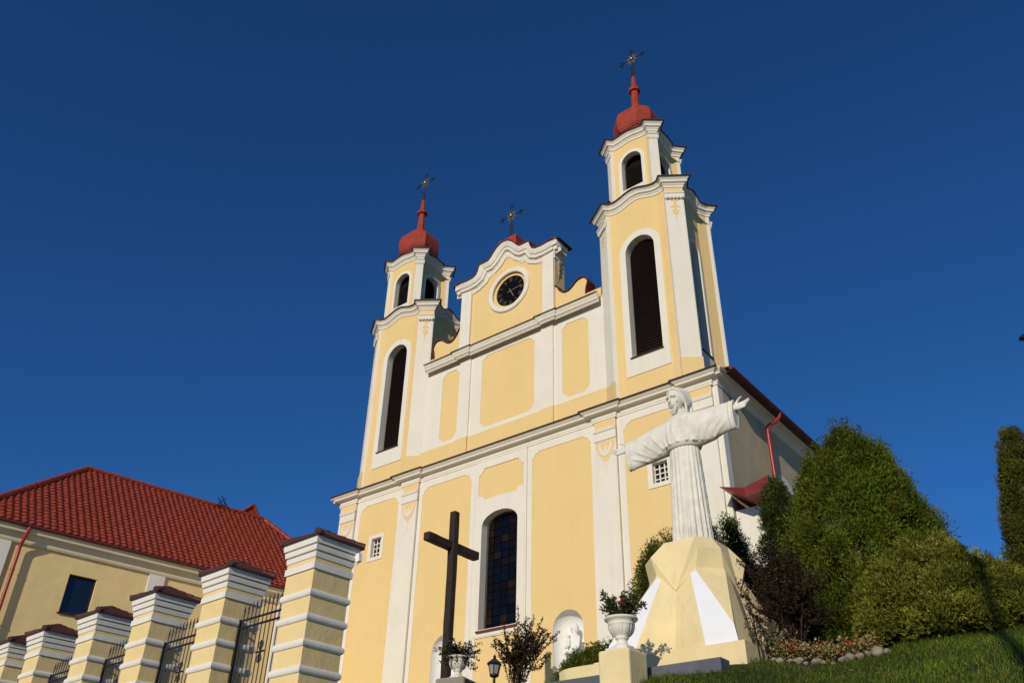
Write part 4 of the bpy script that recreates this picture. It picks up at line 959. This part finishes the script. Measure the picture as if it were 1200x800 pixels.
# figure in the right-hand niche
m = MB(); NX, NY = 3.42, .16; rings = []
for z, rx, ry in ((.12, .26, .22), (.3, .25, .2), (.8, .22, .18), (1.2, .23, .18), (1.5, .25, .18), (1.68, .22, .15), (1.76, .1, .1), (1.82, .08, .08)):
    rings.append([(NX+rx*(1+.06*sin(7*2*pi*i/40+z))*cos(2*pi*i/40), NY+ry*(1+.06*sin(9*2*pi*i/40))*sin(2*pi*i/40), z) for i in range(40)])
m.loft(rings, True); m.sphere((NX-.01, NY-.02, 1.96), .13, 14, 10, (.9, 1, 1.15)); m.sphere((NX, NY+.03, 1.93), .16, 14, 10, (1, 1, 1.25)); m.sphere((NX-.01, NY-.14, 1.94), .03, 8, 6)
m.tube(catmull([(NX-.22, NY-.05, 1.6), (NX-.25, NY-.18, 1.35), (NX-.05, NY-.26, 1.4)], 5), .06, 8, .045); m.tube(catmull([(NX+.22, NY-.05, 1.6), (NX+.25, NY-.18, 1.3), (NX+.02, NY-.26, 1.32)], 5), .06, 8, .045)
m.sphere((NX-.1, NY-.22, 1.5), .1, 10, 8, (.8, .8, 1.3)); m.sphere((NX-.1, NY-.24, 1.68), .06, 10, 8)
for k in range(6): m.tube(catmull([(NX-.2+.07*k, NY-.17, 1.25), (NX-.22+.085*k, NY-.22, .7), (NX-.2+.08*k, NY-.22, .14)], 4), .03, 7)
m.v = [(x, y, .12+(z-.12)*1.1) for x, y, z in m.v]
nst = remeshed(m, 'niche_statue', NICHEM, None, .016, 2, .4); tag(nst, 'small white statue of a veiled figure standing in the church wall niche', 'statue')

# ================================================================== lamp
t = thing('garden_lamp', 'small black lantern on a post half hidden by the leafy shrub', 'lamp', (7.41, -9, -2.0))
m = MB(); m.tube([(7.41, -9, -2.1), (7.41, -9, -1.62)], .035, 10); m.lathe((7.41, -9, -1.64), [(.03, 0), (.1, .03), (.12, .06), (.06, .09)], 12); m.build('post', IRON, t)
m = MB(); m.lathe((7.41, -9, 0), [(.1, -1.56), (.15, -1.33)], 6, smooth=False); m.build('lamp_glass', LAMPG, t)
m = MB(); m.lathe((7.41, -9, 0), [(.12, -1.575), (.12, -1.555)], 6, smooth=False); m.lathe((7.41, -9, 0), [(.2, -1.335), (.17, -1.29), (.1, -1.24), (.05, -1.2), (.03, -1.17), (.045, -1.15), (.01, -1.1)], 6, smooth=False)
for i in range(6):
    a = 2*pi*i/6; m.bar((7.41+.105*cos(a), -9+.105*sin(a), -1.56), (7.41+.155*cos(a), -9+.155*sin(a), -1.33), .016, .016)
m.build('lamp_cage', IRON, t)
# pole out of the frame whose shadow crosses the lawn
m = MB(); m.tube([(23.95, -33.6, -9.2), (23.95, -33.6, 6.6)], .11, 12, .08); m.tube([(23.4, -33.6, 6.0), (24.5, -33.6, 6.0)], .05, 8); tag(m.build('utility_pole', TIMBER), 'wooden pole behind the viewer, its shadow lies across the lawn', 'pole')

# ================================================================== plants
GR = [(.14, .18, .018), (.105, .15, .014), (.19, .205, .022), (.075, .11, .011)]
def conifer(name, label, base, h, R, prof, nclump, nspray, L, cols, lean=(0, 0), clump_r=.28, upness=.8, group='conifers beside the church', squash=1.0, accents=None, peaks=()):
    root = thing(name, label, 'tree' if h > 2 else 'shrub', base, group)
    mm = MB(); mm.tube([(base[0], base[1], base[2]-.1), (base[0]+lean[0]*.4, base[1]+lean[1]*.4, base[2]+h*.5), (base[0]+lean[0]*.8, base[1]+lean[1]*.8, base[2]+h*.85)], .05+.015*h, 8, .01)
    for k in range(14):
        tt = random.uniform(.1, .8); a = random.uniform(0, 2*pi); r = R*np.interp(tt, prof[0], prof[1])*.6
        p = Vector((base[0]+lean[0]*tt, base[1]+lean[1]*tt, base[2]+h*tt)); mm.tube([p, p+Vector((r*cos(a), r*sin(a), r*.5))], .02, 5, .006)
    mm.build('trunk', BARK, root)
    # clump centres: biased to the surface
    T = rng.uniform(0, 1, nclump*3); pr = np.interp(T, prof[0], prof[1]); T = T[rng.uniform(0, 1, len(T)) < (pr/max(prof[1]))][:nclump]; n = len(T)
    A = rng.uniform(0, 2*pi, n); rad_ = np.interp(T, prof[0], prof[1])*R*np.where(rng.uniform(0, 1, n) < .72, rng.uniform(.8, 1.03, n), rng.uniform(.25, .8, n))
    cc = np.stack([base[0]+lean[0]*T+rad_*np.cos(A), base[1]+lean[1]*T+rad_*np.sin(A)*squash, base[2]+h*T], 1)
    for dx, dy, t0, hh_, rr in peaks:                     # secondary leaders make the outline uneven
        k = int(nclump*.05)+6; tt = rng.uniform(0, 1, k); aa = rng.uniform(0, 2*pi, k); r2 = rr*(1-tt*.9)
        cc = np.vstack([cc, np.stack([base[0]+dx+r2*np.cos(aa), base[1]+dy+r2*np.sin(aa), base[2]+h*t0+hh_*tt], 1)]); A = np.append(A, aa); T = np.append(T, t0+tt*.1)
    n = len(cc)
    outd = np.stack([np.cos(A), np.sin(A), np.full(n, upness)], 1); outd /= np.linalg.norm(outd, axis=1, keepdims=True)
    cr = clump_r*rng.uniform(.6, 1.25, n)
    idx = np.repeat(np.arange(n), nspray); N = len(idx)
    off = rng.normal(0, 1, (N, 3)); off /= np.linalg.norm(off, axis=1, keepdims=True); off *= (rng.uniform(0, 1, (N, 1))**.5)*cr[idx][:, None]; off[:, 2] *= 1.35
    cen = cc[idx]+off+outd[idx]*cr[idx][:, None]*.3
    d = outd[idx]*1.0+off/cr[idx][:, None]*.7+rng.normal(0, .35, (N, 3))
    cl = tint_mix(n, cols, .3)[idx]*(1+.18*rng.normal(size=(N, 1)))
    if accents is not None:
        acc = rng.uniform(0, 1, N) < accents[1]; cl[acc] = np.array(accents[0])*rng.uniform(.6, 1.2, (acc.sum(), 1))
    cl = np.clip(cl, .003, .8)
    # a spray is a little fan of three blades
    cen3 = np.repeat(cen, 3, 0); d3 = np.repeat(d/np.linalg.norm(d, axis=1, keepdims=True), 3, 0)+rng.normal(0, .38, (3*N, 3)); c3 = np.repeat(cl, 3, 0)
    leaf_mesh('crown', cen3, d3, L*rng.uniform(.6, 1.3, 3*N), L*.2*rng.uniform(.7, 1.3, 3*N), c3, LEAF, root)
    return root
TH = ([0, .08, .25, .45, .64, .79, .9, .96, 1], [.88, .98, 1.0, .9, .74, .56, .37, .2, .05])
OV = ([0, .08, .25, .45, .65, .82, .93, 1], [.72, .88, 1.0, .97, .8, .5, .27, .04])
CO = ([0, .1, .3, .6, .85, 1], [.8, 1, .92, .66, .36, .1])
CYP = ([0, .15, .4, .65, .85, .95, 1], [1, .98, .82, .6, .36, .2, .06])
COL = ([0, .1, .4, .75, .92, 1], [.75, .9, 1, .92, .6, .15])
MO = ([0, .2, .45, .7, .9, 1], [1, 1.0, .9, .66, .36, .1])
z_ = lambda x, y: gz(x, y)
conifer('thuja', 'big broad green thuja with golden tips, right of the statue', (16.62, -9.4, z_(16.75, -9.4)), 4.2, 1.46, TH, 600, 150, .07, GR, (.0, 0), .25, 1.25, accents=((.32, .2, .035), .03), peaks=((.62, -.2, .66, 1.0, .24), (-.55, -.3, .66, .8, .24), (.9, -.1, .5, .9, .22), (-.95, .1, .45, .85, .25), (.15, -.3, .76, .95, .22), (1.15, -.1, .32, .8, .22), (.4, -.5, .72, .8, .2)))
conifer('thuja', 'shoulder-high thuja leaning out of the right side of the big thuja', (17.55, -9.2, z_(17.5, -9.2)), 2.45, .68, CO, 260, 100, .07, GR, (.1, 0), .2, 1.25, accents=((.26, .15, .03), .05))
conifer('thuja', 'dark thuja behind the statue, left of its robe', (11.85, -8.3, z_(12, -8.3)), 3.3, 1.05, CO, 420, 110, .07, [(.08, .11, .014), (.105, .135, .018)], (0, 0), .24)
conifer('thuja', 'dark thuja behind the statue, right of its robe', (13.25, -8.0, z_(13.25, -8)), 3.4, .9, CO, 380, 110, .07, [(.045, .065, .011), (.06, .085, .014)], (0, 0), .24)
conifer('cypress', 'slim dark pointed conifer in front of the red downpipe', (14.5, -7.8, z_(14.5, -7.8)), 4.25, .62, CO, 330, 110, .07, [(.06, .085, .018), (.085, .105, .026), (.045, .06, .013)], (0, 0), .18, 1.3)
conifer('cypress', 'clipped columnar conifer at the right edge of the picture', (19.62, -10.0, z_(19.62, -10)), 3.35, .62, CYP, 900, 80, .05, [(.11, .12, .016), (.08, .09, .013), (.14, .14, .022)], (0, 0), .1, 1.6)
conifer('juniper', 'feathery olive-green juniper mound on the lawn', (18.05, -10.9, z_(18.05, -10.9)-.1), 1.55, 1.25, MO, 460, 100, .07, [(.21, .215, .028), (.16, .175, .022), (.25, .24, .04)], (0, 0), .15, .9, 'juniper shrubs')
conifer('juniper', 'low juniper spreading to the right edge of the lawn', (19.45, -10.7, z_(19.45, -10.7)-.1), .72, 1.1, MO, 320, 90, .07, [(.17, .19, .024), (.21, .215, .03)], (0, 0), .15, .8, 'juniper shrubs')
conifer('juniper', 'low spreading juniper between the niche and the yellow pedestal', (11.35, -10.35, z_(11.35, -10.4)-.1), .8, .9, MO, 300, 100, .065, [(.12, .15, .02), (.09, .115, .016)], (.15, 0), .18, .8, 'juniper shrubs')

def shrub(name, label, base, nstem, h, spread, cols, leafn, leaf, mat=LEAF, cat='shrub', bias=(0, 0), upper=.15, berries=None, lo=.6):
    root = thing(name, label, cat, base, 'leafy garden shrubs'); mm = MB(); cen, dr = [], []
    for k in range(nstem):
        a = random.uniform(0, 2*pi); s = spread*random.uniform(.1, 1); hh_ = h*random.uniform(lo, 1.0)*(1-.25*s/spread)
        p0 = Vector((base[0]+random.uniform(-.12, .12), base[1]+random.uniform(-.12, .12), base[2]-.05))
        p3 = p0+Vector((s*cos(a)+bias[0], s*sin(a)+bias[1], hh_)); p1 = p0.lerp(p3, .35)+Vector((0, 0, .12*h)); p2 = p0.lerp(p3, .7)+Vector((0, 0, .1*h*random.uniform(0, 1)))
        pts = catmull([p0, p1, p2, p3], 9); mm.tube(pts, .011, 5, .003)
        nb = 3
        for b in range(nb):
            i = random.randint(8, 22); q0 = Vector(pts[i]); q1 = q0+Vector((random.uniform(-1, 1), random.uniform(-1, 1), random.uniform(.2, 1))).normalized()*h*random.uniform(.1, .26)
            tw = [tuple(q0.lerp(q1, j/6)) for j in range(7)]; mm.tube(tw, .005, 4, .002); pts = pts+tw
        for p in pts:
            if p[2]-base[2] < upper*h: continue
            for q in range(leafn):
                cen.append(np.array(p)+rng.normal(0, .014, 3)); dr.append(rng.normal(0, 1, 3)+np.array((0, 0, .5)))
    mm.build('stems', BARK, root); cen = np.array(cen); n = len(cen)
    leaf_mesh('foliage', cen, np.array(dr), leaf*rng.uniform(.6, 1.4, n), leaf*.55*rng.uniform(.6, 1.3, n), tint_mix(n, cols, .3), mat, root)
    return root
shrub('barberry', 'dark reddish shrub with bare twig tips beside the garden lamp', (9.3, -10.5, z_(9.3, -10.5)), 34, 2.0, .75, [(.05, .025, .018), (.03, .018, .014), (.075, .06, .025), (.04, .04, .015)], 5, .05, bias=(.15, 0), lo=.5)
shrub('barberry', 'purple-leaved shrub in front of the big thuja', (16.0, -11.9, z_(16, -11.9)), 60, 2.15, .78, [(.034, .014, .015), (.052, .022, .02), (.07, .035, .024), (.022, .012, .013), (.05, .045, .015)], 6, .045, lo=.35, upper=.05)
shrub('sapling', 'thin dark stem with a few red leaves before the pedestal', (15.97, -13.1, z_(15.97, -13.1)), 3, 1.3, .12, [(.05, .012, .012), (.03, .012, .012)], 1, .045, bias=(-.1, .1), upper=.3, lo=.8)
shrub('bush', 'pale variegated bush at the foot of the purple shrub', (15.85, -12.6, z_(15.85, -12.6)), 14, .75, .28, [(.25, .24, .13), (.1, .12, .04), (.3, .27, .17)], 3, .04, lo=.4)
# flower bed in front of the thuja
for k in range(15):
    u = k/14; x = 15.98+1.35*u+random.uniform(-.05, .05); y = -12.62+.32*u+random.uniform(-.1, .1); b = (x, y, z_(x, y))
    red = k in (2, 7, 11); lab = 'low bedding plant with scarlet blossoms among the yellowing leaves by the stones' if red else 'low yellowing bedding plant among the scarlet flowers by the stones'
    root = thing('bedding_plant', lab, 'flower', b, 'bedding plants with scarlet blossoms' if red else 'yellowing bedding plants'); mm = MB(); n = 150
    for j in range(7):
        a = 2*pi*j/7+k; mm.tube([(x, y, b[2]-.03), (x+.08*cos(a), y+.08*sin(a), b[2]+.14)], .005, 4)
    mm.build('stems', BARK, root)
    c = np.array((x, y, b[2]+.12))+rng.normal(0, 1, (n, 3))*np.array((.085, .075, .08)); leaf_mesh('foliage', c, rng.normal(0, 1, (n, 3))+np.array((0, -.3, .7)), rng.uniform(.03, .06, n), rng.uniform(.025, .045, n), tint_mix(n, [(.34, .27, .08), (.2, .2, .05), (.42, .33, .15), (.26, .12, .05)], .25), LEAF, root)
    if red:
        n = 26; c = np.array((x, y-.03, b[2]+.2))+rng.normal(0, 1, (n, 3))*np.array((.06, .05, .03)); leaf_mesh('blossoms', c, rng.normal(0, 1, (n, 3))+np.array((0, -.4, .6)), .045, .04, tint_mix(n, [(.62, .03, .025), (.5, .02, .03)], .15), PETAL, root)
def rock(c, r, mat, label):
    mm = MB(); s = [random.uniform(.7, 1.2) for _ in range(3)]; ph_ = [random.uniform(0, 6) for _ in range(6)]; n, mm_ = 14, 9; rings = []
    for k in range(mm_+1):
        ring = []
        for i in range(n):
            a, b = 2*pi*i/n, pi*k/mm_; f = r*(1+.2*sin(2*a+ph_[0])*sin(b)+.16*sin(3*a+2*b+ph_[1])*sin(b)+.14*sin(3*b+ph_[2])*sin(b)+.06*sin(5*a+4*b+ph_[3])*sin(b))
            ring.append((c[0]+f*s[0]*sin(b)*cos(a), c[1]+f*s[1]*sin(b)*sin(a), c[2]-f*.75*cos(b)))
        rings.append(ring)
    mm.loft(rings, True); return tag(mm.build('border_stone', mat), label, 'stone', 'stones edging the flower bed')
for k in range(15):
    u = k/14; x = 15.9+1.65*u; y = -12.92+.42*u**1.3+.05*sin(k*2.3); r = random.uniform(.04, .1)*(1.15 if k > 8 else .75)
    red = k in (8,)
    rock((x, y, z_(x, y)+r*.42), r, ROCKR if red else ROCK, 'reddish stone in the row edging the flower bed' if red else 'rounded grey stone in the row edging the flower bed')

# bare young tree to the right of the frame, one twig of it reaches in
t = thing('young_tree', 'twig with dark leaves reaching in at the right edge against the sky', 'tree', (22.6, -19.5, z_(22.6, -19.5)))
m = MB(); zb_ = z_(22.6, -19.5); m.tube([(22.6, -19.5, zb_-.1), (22.62, -19.5, -3.9), (22.6, -19.45, -2.2), (22.55, -19.4, -.9)], .05, 8, .015); m.build('trunk', BARK, t)
tip = CAM+Vector((sin(rad(-4.05)), cos(rad(-4.05)), math.tan(rad(28.9))))*6.3
m = MB(); br = catmull([(22.6, -19.45, -3.0), (22.0, -19.45, -2.75), tuple(tip+Vector((.25, 0, .06))), tuple(tip)], 6); m.tube(br, .014, 6, .003); m.build('branch', BARK, t)
m = MB(); tc, td = [], []
for k in range(16):
    q0 = Vector((22.6, -19.46, random.uniform(-4.2, -1.2))); a = random.uniform(-1.3, .9); L_ = random.uniform(.7, 1.5); q1 = q0+Vector((cos(a)*L_, sin(a)*L_, random.uniform(.2, .7)*L_)); pts = catmull([q0, q0.lerp(q1, .5)+Vector((0, 0, .06)), q1], 7); m.tube(pts, .014, 5, .003)
    for p in pts[4:]:
        for j in range(4): tc.append(np.array(p)+rng.normal(0, .04, 3)); td.append(rng.normal(0, 1, 3))
m.build('branches', BARK, t); leaf_mesh('foliage', np.array(tc), np.array(td), .06, .032, tint_mix(len(tc), [(.05, .03, .02), (.09, .06, .02), (.06, .07, .02)]), LEAF, t)
c = np.array([tip]*5)+rng.normal(0, .012, (5, 3)); leaf_mesh('leaves', np.vstack([c, np.array(br[6:14])]), rng.normal(0, 1, (13, 3))+np.array((-.3, 0, -.5)), .05, .028, tint_mix(13, [(.02, .012, .014), (.03, .02, .015)]), LEAF, t)

# lawn
N = 110000
gx = rng.uniform(13.6, 24.5, N); gy = rng.uniform(-19.5, -9.5, N)
keep = ~((gx < 15.85) & (gy > -13.95)) & ~((gx > 15.9) & (gx < 17.5) & (gy > -13.12+.25*(gx-15.9)) & (gy < -11.5)) & ~((gx < 14.62) & (gy > -14.65))
gx, gy = gx[keep], gy[keep]; n = len(gx)
gzv = np.array([gz(a, b) for a, b in zip(gx, gy)])
tuft = .5+.5*np.sin(gx*2.3+1.7*np.sin(gy*1.9))*np.sin(gy*2.7+gx)
leaf_mesh('grass', np.stack([gx, gy, gzv-.005], 1), rng.normal(0, .38, (n, 3))+np.array((0, 0, 1)), (.045+.05*tuft)*rng.uniform(.6, 1.3, n), rng.uniform(.006, .011, n), (1+.35*(np.sin(gx*1.3+2*np.sin(gy*.9))*np.sin(gy*1.7+.6*gx)))[:, None]*np.array((1.12, 1, 1))*tint_mix(n, [(.075, .15, .012), (.1, .165, .016), (.055, .115, .009), (.16, .15, .03)], .25), GRASS, None, kind='stuff')
n = 220; a = rng.uniform(15.8, 22, n); b = rng.uniform(-17, -11.5, n); k_ = ~((a < 17.6) & (b > -13.0)); a, b = a[k_], b[k_]; n = len(a)
leaf_mesh('fallen_leaves', np.stack([a, b, np.array([gz(p, q) for p, q in zip(a, b)])+.03], 1), rng.normal(0, 1, (n, 3))*np.array((1, 1, .3)), .045, .03, tint_mix(n, [(.17, .13, .04), (.2, .1, .03), (.1, .11, .03)], .25), LEAF, None, kind='stuff')
